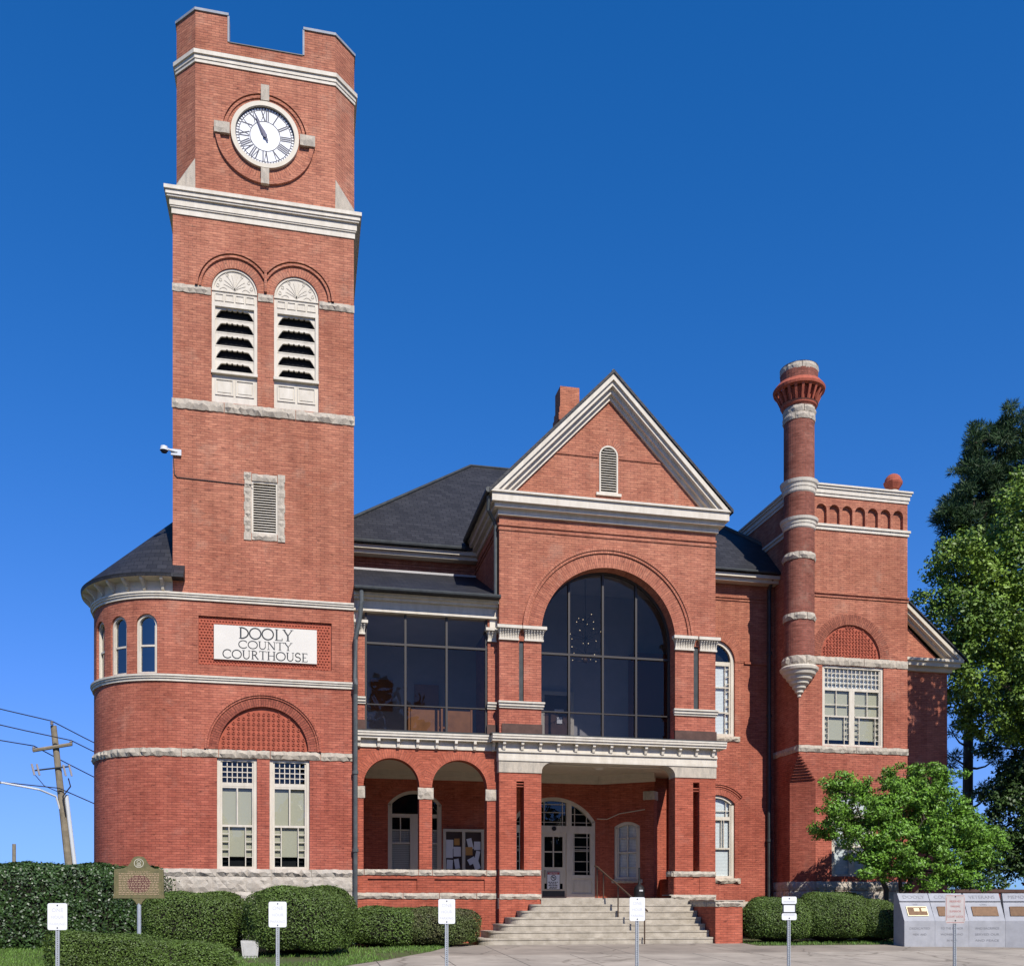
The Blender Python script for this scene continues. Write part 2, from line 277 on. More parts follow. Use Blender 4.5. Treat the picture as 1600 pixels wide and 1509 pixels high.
# ---------------------------------------------------------------- mesh building
class MB:
    def __init__(s): s.v = []; s.f = []; s.uv = []; s.sm = []; s.cuts = []
    def cut(s):
        if s.f and (not s.cuts or s.cuts[-1] != len(s.f)): s.cuts.append(len(s.f))
    def poly(s, pts, uv=None, smooth=False):
        i = len(s.v); s.v.extend([tuple(p) for p in pts]); s.f.append(tuple(range(i, i + len(pts)))); s.uv.append(uv); s.sm.append(smooth)
    def build(s, name, m, parent=None, org=None):
        if s.cuts:                                              # each piece becomes an object of its own
            lim = [0] + [c for c in s.cuts if c < len(s.f)] + [len(s.f)]; first = None
            for a, b in zip(lim[:-1], lim[1:]):
                p = MB()
                for q in range(a, b): p.poly([s.v[i] for i in s.f[q]], s.uv[q], s.sm[q])
                ob = p.build(name, m, parent, org); first = first or ob
            return first
        o = Vector(org) if org is not None else (Vector(parent['_o']) if parent is not None else Vector((0, 0, 0)))
        me = bpy.data.meshes.new(name)
        me.from_pydata([(a - o.x, b - o.y, c - o.z) for a, b, c in s.v], [], s.f)
        ul = me.uv_layers.new(name='UVMap'); data = np.zeros(len(me.loops) * 2, dtype=np.float32); k = 0
        for f, uv in zip(s.f, s.uv):
            if uv is None:
                p = [Vector(s.v[i]) for i in f]; n = Vector((0, 0, 0))
                for a in range(len(p)): n += (p[a] - p[0]).cross(p[(a + 1) % len(p)] - p[0])
                if n.length < 1e-12: n = Vector((0, -1, 0))
                n.normalize()
                if abs(n.z) > 0.97: t = Vector((1, 0, 0)); b = Vector((0, 1, 0))
                else:
                    t = Vector((-n.y, n.x, 0)).normalized(); b = n.cross(t)
                    if b.z < 0: b = -b
                uv = [(q.dot(t), q.dot(b)) for q in p]
            for q in uv: data[k] = q[0]; data[k + 1] = q[1]; k += 2
        ul.data.foreach_set('uv', data)
        me.polygons.foreach_set('use_smooth', s.sm)
        me.materials.append(M[m]); me.update()
        ob = bpy.data.objects.new(name, me); S.collection.objects.link(ob)
        if parent is not None: ob.parent = parent; ob['_o'] = tuple(o)
        else: ob.location = o; ob['_o'] = tuple(o)
        return ob
def thing(name, loc, label, cat, group=None):
    o = bpy.data.objects.new(name, None); o.empty_display_size = 0.2; S.collection.objects.link(o); o.location = loc
    o['_o'] = tuple(loc); o['label'] = label; o['category'] = cat
    if group: o['group'] = group
    return o
def tag(o, label, cat, group=None, kind=None):
    o['label'] = label; o['category'] = cat
    if group: o['group'] = group
    if kind: o['kind'] = kind
    return o

def flat(Y): return lambda s, z, d: (s, Y + d, z)
def leftface(Xc): return lambda s, z, d: (Xc + d, s, z)       # faces -X, s runs along Y
def rightface(Xc): return lambda s, z, d: (Xc - d, s, z)      # faces +X
def linf(p, q):                                               # vertical plane from p to q (plan), inward = left of p->q
    L = math.hypot(q[0] - p[0], q[1] - p[1]); tx, ty = (q[0] - p[0]) / L, (q[1] - p[1]) / L
    return lambda s, z, d: (p[0] + tx * s - ty * d, p[1] + ty * s + tx * d, z)

def box(mb, fn, s0, s1, z0, z1, d0, d1, n=1, ends=True, back=False):
    for i in range(n):
        a = s0 + (s1 - s0) * i / n; b = s0 + (s1 - s0) * (i + 1) / n
        mb.poly([fn(a, z0, d0), fn(b, z0, d0), fn(b, z1, d0), fn(a, z1, d0)], [(a, z0), (b, z0), (b, z1), (a, z1)])
        mb.poly([fn(a, z1, d0), fn(b, z1, d0), fn(b, z1, d1), fn(a, z1, d1)])
        mb.poly([fn(a, z0, d1), fn(b, z0, d1), fn(b, z0, d0), fn(a, z0, d0)])
        if back: mb.poly([fn(b, z0, d1), fn(a, z0, d1), fn(a, z1, d1), fn(b, z1, d1)])
    if ends:
        mb.poly([fn(s0, z0, d1), fn(s0, z0, d0), fn(s0, z1, d0), fn(s0, z1, d1)])
        mb.poly([fn(s1, z0, d0), fn(s1, z0, d1), fn(s1, z1, d1), fn(s1, z1, d0)])
def wbox(mb, x0, x1, y0, y1, z0, z1): box(mb, flat(0), x0, x1, z0, z1, y0, y1, back=True)

def arc(sc, half, zs, rise, n=16):
    R = (half * half + rise * rise) / (2 * rise); zc = zs + rise - R
    a = math.asin(min(1, half / R))
    if rise > half: a = pi - a
    return [(sc + R * sin(-a + 2 * a * i / n), zc + R * cos(-a + 2 * a * i / n)) for i in range(n + 1)], R, zc, a

def outline(h, n=16):
    s0, s1, z0, z1, r = h
    if r <= 0: return [(s0, z0), (s0, z1), (s1, z1), (s1, z0)]
    pts, _, _, _ = arc((s0 + s1) / 2, (s1 - s0) / 2, z1 - r, r, n)
    return [(s0, z0)] + pts + [(s1, z0)]

def panel(mb, fn, s0, s1, z0, z1, holes=(), reveal=0.2, ds=None, backs=None, reveals=None, n=16):
    sb = {s0, s1}; zb = {z0, z1}
    for h in holes:
        sb |= {h[0], h[1]}; zb |= {h[2], h[3]}
    if ds:
        k = max(1, int(abs(s1 - s0) / ds)); sb |= {s0 + (s1 - s0) * i / k for i in range(k + 1)}
    sb = sorted(sb); zb = sorted(zb)
    for i in range(len(sb) - 1):
        a, b = sb[i], sb[i + 1]
        if b - a < 1e-6: continue
        for j in range(len(zb) - 1):
            c, d = zb[j], zb[j + 1]; ms, mz = (a + b) / 2, (c + d) / 2
            if any(h[0] < ms < h[1] and h[2] < mz < h[3] for h in holes): continue
            mb.poly([fn(a, c, 0), fn(b, c, 0), fn(b, d, 0), fn(a, d, 0)], [(a, c), (b, c), (b, d), (a, d)])
    for q, h in enumerate(holes):
        o = outline(h, n); rv = reveals[q] if reveals else reveal
        if h[4] > 0:
            pts = o[1:-1]
            for (a, za), (b, zb_) in zip(pts[:-1], pts[1:]):
                if max(abs(za - h[3]), abs(zb_ - h[3])) > 1e-6:
                    mb.poly([fn(a, za, 0), fn(b, zb_, 0), fn(b, h[3], 0), fn(a, h[3], 0)], [(a, za), (b, zb_), (b, h[3]), (a, h[3])])
        cl = o + [o[0]]
        for (a, za), (b, zb_) in zip(cl[:-1], cl[1:]):
            m = max(1, int(abs(b - a) / ds)) if ds else 1
            for i in range(m):
                p = (a + (b - a) * i / m, za + (zb_ - za) * i / m); r = (a + (b - a) * (i + 1) / m, za + (zb_ - za) * (i + 1) / m)
                mb.poly([fn(*p, 0), fn(*p, rv), fn(*r, rv), fn(*r, 0)])
        if backs and backs[q] is not None: fillp(mb, fn, o, backs[q])

def fillp(mb, fn, o, d): mb.poly([fn(a, z, d) for a, z in o][::-1], [(a, z) for a, z in o][::-1])
def prismp(mb, fn, o, d0, d1):                                  # extrude an outline in the wall's plane
    mb.poly([fn(a, z, d0) for a, z in o], [(a, z) for a, z in o])
    mb.poly([fn(a, z, d1) for a, z in o][::-1])
    for (a, b) in zip(o, o[1:] + o[:1]): mb.poly([fn(*a, d0), fn(*a, d1), fn(*b, d1), fn(*b, d0)])
def ring(mb, fn, sc, half, zs, rise, t, d0, d1, n=32, full=False, ends=True, t0=0.0):
    if full: R, zc, a = half, zs, pi
    else: _, R, zc, a = arc(sc, half, zs, rise)
    R0 = R + t0; R1 = R + t; rm = (R0 + R1) / 2
    P = lambda r, th: (sc + r * sin(th), zc + r * cos(th))
    for i in range(n):
        t0_, t1_ = -a + 2 * a * i / n, -a + 2 * a * (i + 1) / n
        A, B, C, D = P(R0, t0_), P(R0, t1_), P(R1, t1_), P(R1, t0_)
        mb.poly([fn(*A, d0), fn(*B, d0), fn(*C, d0), fn(*D, d0)], [(R0, t0_ * rm), (R0, t1_ * rm), (R1, t1_ * rm), (R1, t0_ * rm)])
        mb.poly([fn(*D, d0), fn(*C, d0), fn(*C, d1), fn(*D, d1)])
        mb.poly([fn(*B, d0), fn(*A, d0), fn(*A, d1), fn(*B, d1)])
    if not full and ends:
        for th in (-a, a):
            A, D = P(R0, th), P(R1, th); mb.poly([fn(*A, d0), fn(*D, d0), fn(*D, d1), fn(*A, d1)])

def rock(mb, fn, s0, s1, z0, z1, proud=0.05, seg=0.9, gap=0.008, g=0.09, rnd=True):
    """rock-faced blocks along a course"""
    s = s0
    while s < s1 - 1e-4:
        L = seg * random.uniform(0.75, 1.3) if rnd else seg
        e = min(s1, s + L)
        if s1 - e < 0.25 * seg: e = s1
        nx = max(2, int((e - s) / g)); nz = max(2, int((z1 - z0) / g))
        G = {}
        for i in range(nx + 1):
            for j in range(nz + 1):
                edge = i in (0, nx) or j in (0, nz)
                d = -proud * (random.uniform(0.25, 0.5) if edge else random.uniform(0.5, 1.35))
                ss = s + gap + (e - s - 2 * gap) * i / nx; zz = z0 + (z1 - z0) * j / nz
                if not edge: ss += random.uniform(-.25, .25) * g; zz += random.uniform(-.25, .25) * (z1 - z0) / nz
                elif j in (0, nz) and i not in (0, nx): zz += random.uniform(-.012, .012)
                G[i, j] = fn(ss, zz, d)
        for i in range(nx):
            for j in range(nz):
                if (i + j) % 2: mb.poly([G[i, j], G[i + 1, j], G[i + 1, j + 1]]); mb.poly([G[i, j], G[i + 1, j + 1], G[i, j + 1]])
                else: mb.poly([G[i, j], G[i + 1, j], G[i, j + 1]]); mb.poly([G[i + 1, j], G[i + 1, j + 1], G[i, j + 1]])
        a, b = s + gap, e - gap
        for i in range(nx):
            for j, zz in ((0, z0), (nz, z1)):
                p, q = G[i, j], G[i + 1, j]
                p2 = fn(a + (b - a) * i / nx, zz, 0.02); q2 = fn(a + (b - a) * (i + 1) / nx, zz, 0.02)
                mb.poly([p, p2, q2, q])
        for j in range(nz):
            for i, ss in ((0, a), (nx, b)):
                p, q = G[i, j], G[i, j + 1]
                mb.poly([p, q, fn(ss, z0 + (z1 - z0) * (j + 1) / nz, 0.02), fn(ss, z0 + (z1 - z0) * j / nz, 0.02)])
        s = e

def prism(mb, pts, z0, z1, caps=True):
    n = len(pts)
    for i in range(n):
        a, b = pts[i], pts[(i + 1) % n]; mb.poly([(*a, z0), (*b, z0), (*b, z1), (*a, z1)])
    if caps: mb.poly([(*p, z1) for p in pts]); mb.poly([(*p, z0) for p in pts][::-1])
def offs(pts, d):                                               # offset a convex ccw outline outwards
    n = len(pts); out = []
    for i in range(n):
        p0, p1, p2 = Vector(pts[i - 1]), Vector(pts[i]), Vector(pts[(i + 1) % n])
        e1 = (p1 - p0).normalized(); e2 = (p2 - p1).normalized(); n1 = Vector((e1.y, -e1.x)); n2 = Vector((e2.y, -e2.x))
        k = n1 + n2; k = k / (k.length_squared / 2); out.append(tuple(p1 + k * d))
    return out
def lathe(mb, c, prof, n=32, a0=0, a1=2 * pi, smooth=True, jit=0):
    for i in range(n):
        t0 = a0 + (a1 - a0) * i / n; t1 = a0 + (a1 - a0) * (i + 1) / n
        for (r0, z0), (r1, z1) in zip(prof[:-1], prof[1:]):
            P = lambda r, z, t: (c[0] + r * sin(t), c[1] - r * cos(t), z)
            rm = max(r0, r1)
            if r0 < 1e-5: mb.poly([P(r0, z0, t0), P(r1, z1, t1), P(r1, z1, t0)], [(0, z0), (t1 * rm, z1), (t0 * rm, z1)], smooth)
            elif r1 < 1e-5: mb.poly([P(r0, z0, t0), P(r0, z0, t1), P(r1, z1, t0)], [(t0 * rm, z0), (t1 * rm, z0), (0, z1)], smooth)
            else:
                v0, v1 = z0, z1
                mb.poly([P(r0, z0, t0), P(r0, z0, t1), P(r1, z1, t1), P(r1, z1, t0)], [(t0 * rm, v0), (t1 * rm, v0), (t1 * rm, v1), (t0 * rm, v1)], smooth)
def linfoff(fn, o): return lambda s, z, d: fn(s, z, d + o)
def cylf(c, R): return lambda s, z, d: (c[0] + (R - d) * sin(s / R), c[1] - (R - d) * cos(s / R), z)
def tube(mb, pts, rad, n=8, cap=True):
    pts = [Vector(p) for p in pts]; rs = rad if isinstance(rad, (list, tuple)) else [rad] * len(pts); rings = []
    ref = Vector((0.31, 0.2, 1)).normalized()
    for i, p in enumerate(pts):
        d = (pts[min(i + 1, len(pts) - 1)] - pts[max(i - 1, 0)]).normalized()
        r = ref if abs(d.dot(ref)) < 0.95 else Vector((1, 0, 0))
        u = d.cross(r).normalized(); w = d.cross(u)
        rings.append([p + (u * cos(2 * pi * k / n) + w * sin(2 * pi * k / n)) * rs[i] for k in range(n)])
    for a, b in zip(rings[:-1], rings[1:]):
        for k in range(n): mb.poly([a[k], a[(k + 1) % n], b[(k + 1) % n], b[k]], None, True)
    if cap: mb.poly(rings[0][::-1]); mb.poly(rings[-1])
def sphere(mb, c, r, n=12, sx=1, sz=1):
    lathe(mb, c[:2], [(r * sx * sin(pi * i / n), c[2] - r * sz * cos(pi * i / n)) for i in range(n + 1)], n * 2)

def text(mb, fn, string, sc, z, size, d0=-0.004, width=None, align='CENTER'):
    cu = bpy.data.curves.new('t', 'FONT'); cu.body = string; cu.size = size; cu.align_x = align; cu.resolution_u = 3
    ob = bpy.data.objects.new('t', cu); S.collection.objects.link(ob)
    dg = bpy.context.evaluated_depsgraph_get(); me = ob.evaluated_get(dg).to_mesh()
    vs = [v.co.copy() for v in me.vertices]; k = 1
    if width and vs:
        w = max(v.x for v in vs) - min(v.x for v in vs); k = width / w
    for p in me.polygons: mb.poly([fn(sc + vs[i].x * k, z + vs[i].y, d0) for i in p.vertices])
    ob.evaluated_get(dg).to_mesh_clear(); bpy.data.objects.remove(ob); bpy.data.curves.remove(cu)

# serifed roman capitals drawn with strokes: l = line, a = elliptical arc (degrees); the last number is the stroke width
GL = {'D': [('l', .16, 0, .16, 1, .11), ('a', .16, .5, .62, .5, -90, 90, .09), ('l', .02, 0, .2, 0, .04), ('l', .02, 1, .2, 1, .04)],
 'O': [('a', .5, .5, .47, .5, 0, 360, .09)], 'C': [('a', .5, .5, .46, .5, 42, 318, .09), ('l', .84, .70, .84, .93, .04)],
 'L': [('l', .2, 0, .2, 1, .11), ('l', .06, 0, .66, 0, .05), ('l', .06, 1, .34, 1, .04), ('l', .66, 0, .66, .2, .05)],
 'Y': [('l', .42, 0, .42, .45, .11), ('l', .42, .45, .08, 1, .1), ('l', .42, .45, .76, 1, .06), ('l', .28, 0, .56, 0, .04), ('l', -.04, 1, .22, 1, .04), ('l', .62, 1, .88, 1, .04)],
 'U': [('l', .16, .35, .16, 1, .11), ('l', .74, .35, .74, 1, .06), ('a', .45, .35, .29, .35, 180, 360, .08), ('l', .02, 1, .3, 1, .04), ('l', .62, 1, .86, 1, .04)],
 'N': [('l', .14, 0, .14, 1, .06), ('l', .14, 1, .76, 0, .11), ('l', .76, 0, .76, 1, .06), ('l', .02, 0, .28, 0, .04), ('l', .62, 1, .88, 1, .04), ('l', .0, 1, .16, 1, .04)],
 'T': [('l', .38, 0, .38, 1, .11), ('l', .02, 1, .74, 1, .05), ('l', .24, 0, .52, 0, .04), ('l', .02, .84, .02, 1, .04), ('l', .74, .84, .74, 1, .04)],
 'R': [('l', .18, 0, .18, 1, .11), ('a', .18, .74, .42, .26, -90, 90, .08), ('l', .4, .48, .74, 0, .1), ('l', .04, 0, .32, 0, .04), ('l', .64, 0, .84, 0, .04), ('l', .04, 1, .2, 1, .04)],
 'H': [('l', .18, 0, .18, 1, .11), ('l', .76, 0, .76, 1, .11), ('l', .18, .5, .76, .5, .05), ('l', .04, 0, .32, 0, .04), ('l', .04, 1, .32, 1, .04), ('l', .62, 0, .9, 0, .04), ('l', .62, 1, .9, 1, .04)],
 'S': [('a', .34, .75, .25, .25, 20, 270, .09), ('a', .34, .25, .27, .25, -160, 90, .09)],
 'E': [('l', .18, 0, .18, 1, .11), ('l', .04, 0, .62, 0, .05), ('l', .18, .5, .5, .5, .05), ('l', .04, 1, .6, 1, .05), ('l', .62, 0, .62, .18, .04), ('l', .6, .84, .6, 1, .04)]}
GW = {'D': .86, 'O': 1.04, 'C': .96, 'L': .72, 'Y': .86, 'U': .92, 'N': .94, 'T': .8, 'R': .86, 'H': .96, 'S': .72, 'E': .74}
def roman(mb, fn, word, s0, s1, z0, z1, d):
    tot = sum(GW[c] for c in word); k = (s1 - s0) / tot; h = z1 - z0; x = s0
    for c in word:
        for g in GL[c]:
            if g[0] == 'l':
                pts = [(x + g[1] * k, z0 + g[2] * h), (x + g[3] * k, z0 + g[4] * h)]; w = g[5]
            else:
                pts = [(x + (g[1] + g[3] * cos(R_(a))) * k, z0 + (g[2] + g[4] * sin(R_(a))) * h) for a in np.linspace(g[5], g[6], 22)]; w = g[7]
            d += -0.00002
            stroke(mb, fn, pts, w * 1.3 * min(h, k * 1.1), d)
        x += GW[c] * k
def stroke(mb, fn, pts, w, d):
    for (a, b) in zip(pts[:-1], pts[1:]):
        L = math.hypot(b[0] - a[0], b[1] - a[1]) or 1; nx, nz = -(b[1] - a[1]) / L * w / 2, (b[0] - a[0]) / L * w / 2
        tx, tz = (b[0] - a[0]) / L * w * .12, (b[1] - a[1]) / L * w * .12
        mb.poly([fn(a[0] - nx - tx, a[1] - nz - tz, d), fn(b[0] - nx + tx, b[1] - nz + tz, d), fn(b[0] + nx + tx, b[1] + nz + tz, d), fn(a[0] + nx - tx, a[1] + nz - tz, d)])

def gz(y): return 0.0 if y > 26.2 else (-0.045 * (26.2 - y) if y > 4 else -0.999)
# ---------------------------------------------------------------- ground
def sheet(name, m, rows, xs, dz, label=None, kind='structure', fun=None):
    mb = MB()
    for y0, y1 in zip(rows[:-1], rows[1:]):
        for x0, x1 in zip(xs[:-1], xs[1:]):
            mb.poly([(x0, y0, gz(y0) + dz), (x1, y0, gz(y0) + dz), (x1, y1, gz(y1) + dz), (x0, y1, gz(y1) + dz)])
    o = mb.build(name, m, None, (0, 0, 0)); o['kind'] = kind; return o
sheet('ground', 'ground', [-600, 4, 26.2, 4000], [-3000, 3000], 0)
mb = MB()
edge = [(34, 25.25), (12.5, 25.25), (12.45, 26.2), (4.2, 26.2), (3.75, 25.6), (3.2, 24.4), (2.6, 23.5), (1.9, 22.4), (0.93, 21.2), (0.2, 20.0), (-0.4, 18.8)]
low = [(34, 18.8)] + [(34, y) for y in (20.0,)]
ys = [18.8, 20.0, 21.2, 22.4, 23.2, 23.5, 24.4, 25.25, 25.6, 26.2]
def xl(y):
    e = [p for p in edge[3:]][::-1]
    for a, b in zip(e[:-1], e[1:]):
        if a[1] <= y <= b[1]: return a[0] + (b[0] - a[0]) * (y - a[1]) / (b[1] - a[1])
    return e[-1][0]
for a, b in zip(ys[:-1], ys[1:]):
    xr = 34 if b <= 25.26 else 12.43
    mb.poly([(xl(a), a, gz(a) + .012), (xr, a, gz(a) + .012), (xr, b, gz(b) + .012), (xl(b), b, gz(b) + .012)])
    mb.poly([(xl(a), a, gz(a) - .05), (xl(a), a, gz(a) + .012), (xl(b), b, gz(b) + .012), (xl(b), b, gz(b) - .05)])
o = mb.build('driveway', 'concrete_drive', None, (0, 0, 0)); o['kind'] = 'structure'
mb = MB()
for a, b in ((18.4, 20.8), (20.8, 23.2)):
    x0 = -0.7 if a < 20 else 1.2
    mb.poly([(max(x0, xl(a) if a >= 18.8 else -0.7) + (.05), a, gz(a) + .018), (34, a, gz(a) + .018), (34, b, gz(b) + .018), (xl(b) + .05, b, gz(b) + .018)])
o = mb.build('sidewalk', 'concrete_walk', None, (0, 0, 0)); o['kind'] = 'structure'
sheet('street', 'concrete_drive', [-40, 4, 15.5], [-200, 200], .006)

# ---------------------------------------------------------------- the courthouse
CH = thing('courthouse', (6, 28, 0), 'red brick courthouse with a tall square clock tower and gabled entrance', 'courthouse')
XL, XR, YT, RB = -3.43, 1.46, 28.1, 2.445
def fnB(s, z, d):                                               # tower front that runs on round the left bay
    if s >= XL: return (s, YT + d, z)
    th = (s - XL) / RB; r = RB - d
    return (XL + r * sin(th), YT + RB - r * cos(th), z)
SB = XL - pi * RB
FT = flat(YT)
# lower tower and bay
mb = MB()
bw = [(XL - .71 - .89 * i - .30, XL - .71 - .89 * i + .30, 7.42, 9.04, .30) for i in range(3)]
tw = [(-2.27, -1.20, 2.1, 5.17, 0), (-0.86, 0.23, 2.1, 5.17, 0)]
tym = (-2.24, 0.20, 5.40, 6.63, 1.215)
rec = (-2.76, 0.84, 7.71, 9.05, 0)
panel(mb, fnB, SB, XR, 0, 10.2, bw + tw + [tym, rec], reveals=[.16] * 3 + [.18] * 2 + [.07, .07], ds=.16, backs=[None] * 7, n=24)
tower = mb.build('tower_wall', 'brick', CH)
# upper shaft
lw = [(-2.41, -1.19, 14.96, 18.69, .61), (-0.74, 0.48, 14.96, 18.69, .61)]
vent = (-1.35, -.64, 11.42, 12.87, 0)
mb = MB()
panel(mb, FT, XL, XR, 10.2, 20.0, lw + [vent], reveals=[.16, .16, .12], n=24)
for X0, flip in ((XL, 0), (XR, 1)):
    f = leftface(X0) if not flip else rightface(X0)
    a, b = (YT + 4.89, YT) if not flip else (YT, YT + 4.89)
    z0 = 9.4 if not flip else 0
    mb.poly([f(a, z0, 0), f(b, z0, 0), f(b, 20, 0), f(a, 20, 0)])
mb.poly([(XR, YT + 4.89, 0), (XL, YT + 4.89, 0), (XL, YT + 4.89, 20), (XR, YT + 4.89, 20)])
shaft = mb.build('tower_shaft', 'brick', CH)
# belt courses, stone courses
def belt(z0, z1, p, name='belt_course', s0=SB, par=tower, m='white_paint'):
    mb = MB(); h = z1 - z0
    for k, (a, b, q) in enumerate(((0, .42, .45), (.42, .72, .75), (.72, 1, 1))):
        box(mb, fnB, s0, XR + .0, z0 + h * a, z0 + h * b, -p * q, .02, 60)
    return mb.build(name, m, par)
belt(7.21, 7.39, .10); belt(9.45, 9.63, .10)
mb = MB(); rock(mb, fnB, SB, XR - .02, 5.17, 5.385, .07, 1.1); mb.build('stone_band', 'granite', tower)
mb = MB()
rock(mb, fnB, SB, XR - .01, 1.9, 2.1, .09, 1.3)
for k, z in enumerate((1.47, 1.03, .59, .15)): rock(mb, fnB, SB, XR - .01, z + .01, z + .43, .05, .75)
mb.build('stone_base', 'granite_base', tower)
mb = MB(); box(mb, fnB, SB, XR - .012, 0, 2.1, -.012, 0, 60); mb.build('base_mortar', 'granite_base', tower)
mb = MB()
rock(mb, FT, XL - .03, XR + .03, 14.68, 14.94, .08, 1.6)
mb.build('stone_band', 'granite', shaft)
mb = MB()
for a, b in ((XL - .02, -2.42), (-1.18, -.75), (.49, XR + .02)): rock(mb, FT, a, b, 17.87, 18.08, .06, 1.2); mb.cut()
mb.build('stone_band', 'granite', shaft)
# arch mouldings
mb = MB()
ring(mb, fnB, -1.02, 1.215, 5.40, 1.215, .24, -.03, .02, 40)
tower_arch = mb.build('arch_ring', 'brick_arch', tower)
mb = MB(); ring(mb, fnB, -1.02, 1.215, 5.40, 1.215, .36, -.09, .02, 40, t0=.305); ring(mb, fnB, -1.02, 1.215, 5.40, 1.215, .3, -.06, .02, 40, t0=.25)
mb.build('hood_mould', 'brick', tower)
mb = MB()
for xc in (-1.80, -.13):
    ring(mb, FT, xc, .61, 18.08, .61, .222, -.015, .02, 30); mb.cut()
mb.build('arch_ring', 'brick', shaft)
mb = MB()
for xc, cut in ((-1.80, 1), (-.13, -1)):
    for ta, tb, d in ((.27, .33, -.06), (.36, .43, -.09)):
        Rr = .61 + tb; # stop where the two hoods meet
        am = math.acos(min(1, .835 / Rr)); lim = pi / 2 - am
        a0, a1 = (-pi / 2, lim) if cut > 0 else (-lim, pi / 2)
        n = 26
        for i in range(n):
            t0, t1 = a0 + (a1 - a0) * i / n, a0 + (a1 - a0) * (i + 1) / n
            P = lambda r, t: (xc + r * sin(t), 18.08 + r * cos(t))
            A, B, C, D = P(.61 + ta, t0), P(.61 + ta, t1), P(Rr, t1), P(Rr, t0)
            mb.poly([FT(*q, d) for q in (A, B, C, D)]); mb.poly([FT(*D, d), FT(*C, d), FT(*C, .02), FT(*D, .02)]); mb.poly([FT(*B, d), FT(*A, d), FT(*A, .02), FT(*B, .02)])
box(mb, FT, -1.0, -.93, 18.12, 18.72, -.093, .02)
mb.build('hood_mould', 'brick', shaft)
# tympanum of pierced terracotta
def tympanum(fn, h, d, par, pitch=.135, rr=.045):
    mb = MB(); fillp(mb, fn, outline(h, 24), d)
    sc, half = (h[0] + h[1]) / 2, (h[1] - h[0]) / 2; zs = h[3] - h[4]
    nx, nz = int(2 * half / pitch), int((h[3] - h[2]) / pitch)
    for i in range(nx + 1):
        for j in range(nz + 1):
            x = sc + (i - nx / 2) * pitch; z = h[2] + pitch * (j + .5); dz = max(0, z - zs)
            if (x - sc) ** 2 / half ** 2 + dz ** 2 / max(h[4], .01) ** 2 > .86 or z > h[3] - .05: continue
            for k in range(8):
                a, b = 2 * pi * k / 8, 2 * pi * (k + 1) / 8
                P = lambda r, t, q: fn(x + r * cos(t), z + r * sin(t), d + q)
                mb.poly([P(rr, a, -.028), P(rr, b, -.028), P(rr * .62, b, -.028), P(rr * .62, a, -.028)])
                mb.poly([P(rr, b, -.028), P(rr, a, -.028), P(rr, a, 0), P(rr, b, 0)])
                mb.poly([P(rr * .62, a, -.028), P(rr * .62, b, -.028), P(rr * .62, b, 0), P(rr * .62, a, 0)])
    return mb.build('tympanum_tiles', 'terracotta', par)
tympanum(fnB, tym, .065, tower)
# name panel
mb = MB(); fillp(mb, fnB, outline(rec), .065)
for i in range(44):
    for j in range(17):
        x, z = -2.72 + .082 * (i + (j % 2) * .5), 7.74 + .08 * j
        if -2.35 < x < .43 and 7.88 < z < 8.85 or x > .8: continue
        q = [(x - .036, z), (x, z - .034), (x + .036, z), (x, z + .034)]; c = fnB(x, z, .025)
        for a, b in zip(q, q[1:] + q[:1]): mb.poly([fnB(*a, .064), fnB(*b, .064), c])
mb.build('diaper_panel', 'terracotta', tower)
mb = MB(); box(mb, fnB, -2.35, .43, 7.88, 8.83, .0, .06); name_panel = mb.build('name_panel', 'sign_white', tower if False else CH)
mb = MB()
roman(mb, FT, 'DOOLY', -1.69, -.22, 8.485, 8.785, -.004)
roman(mb, FT, 'COUNTY', -1.70, -.24, 8.215, 8.425, -.004)
roman(mb, FT, 'COURTHOUSE', -2.12, .20, 7.925, 8.155, -.004)
mb.build('lettering', 'letter_dark', name_panel)
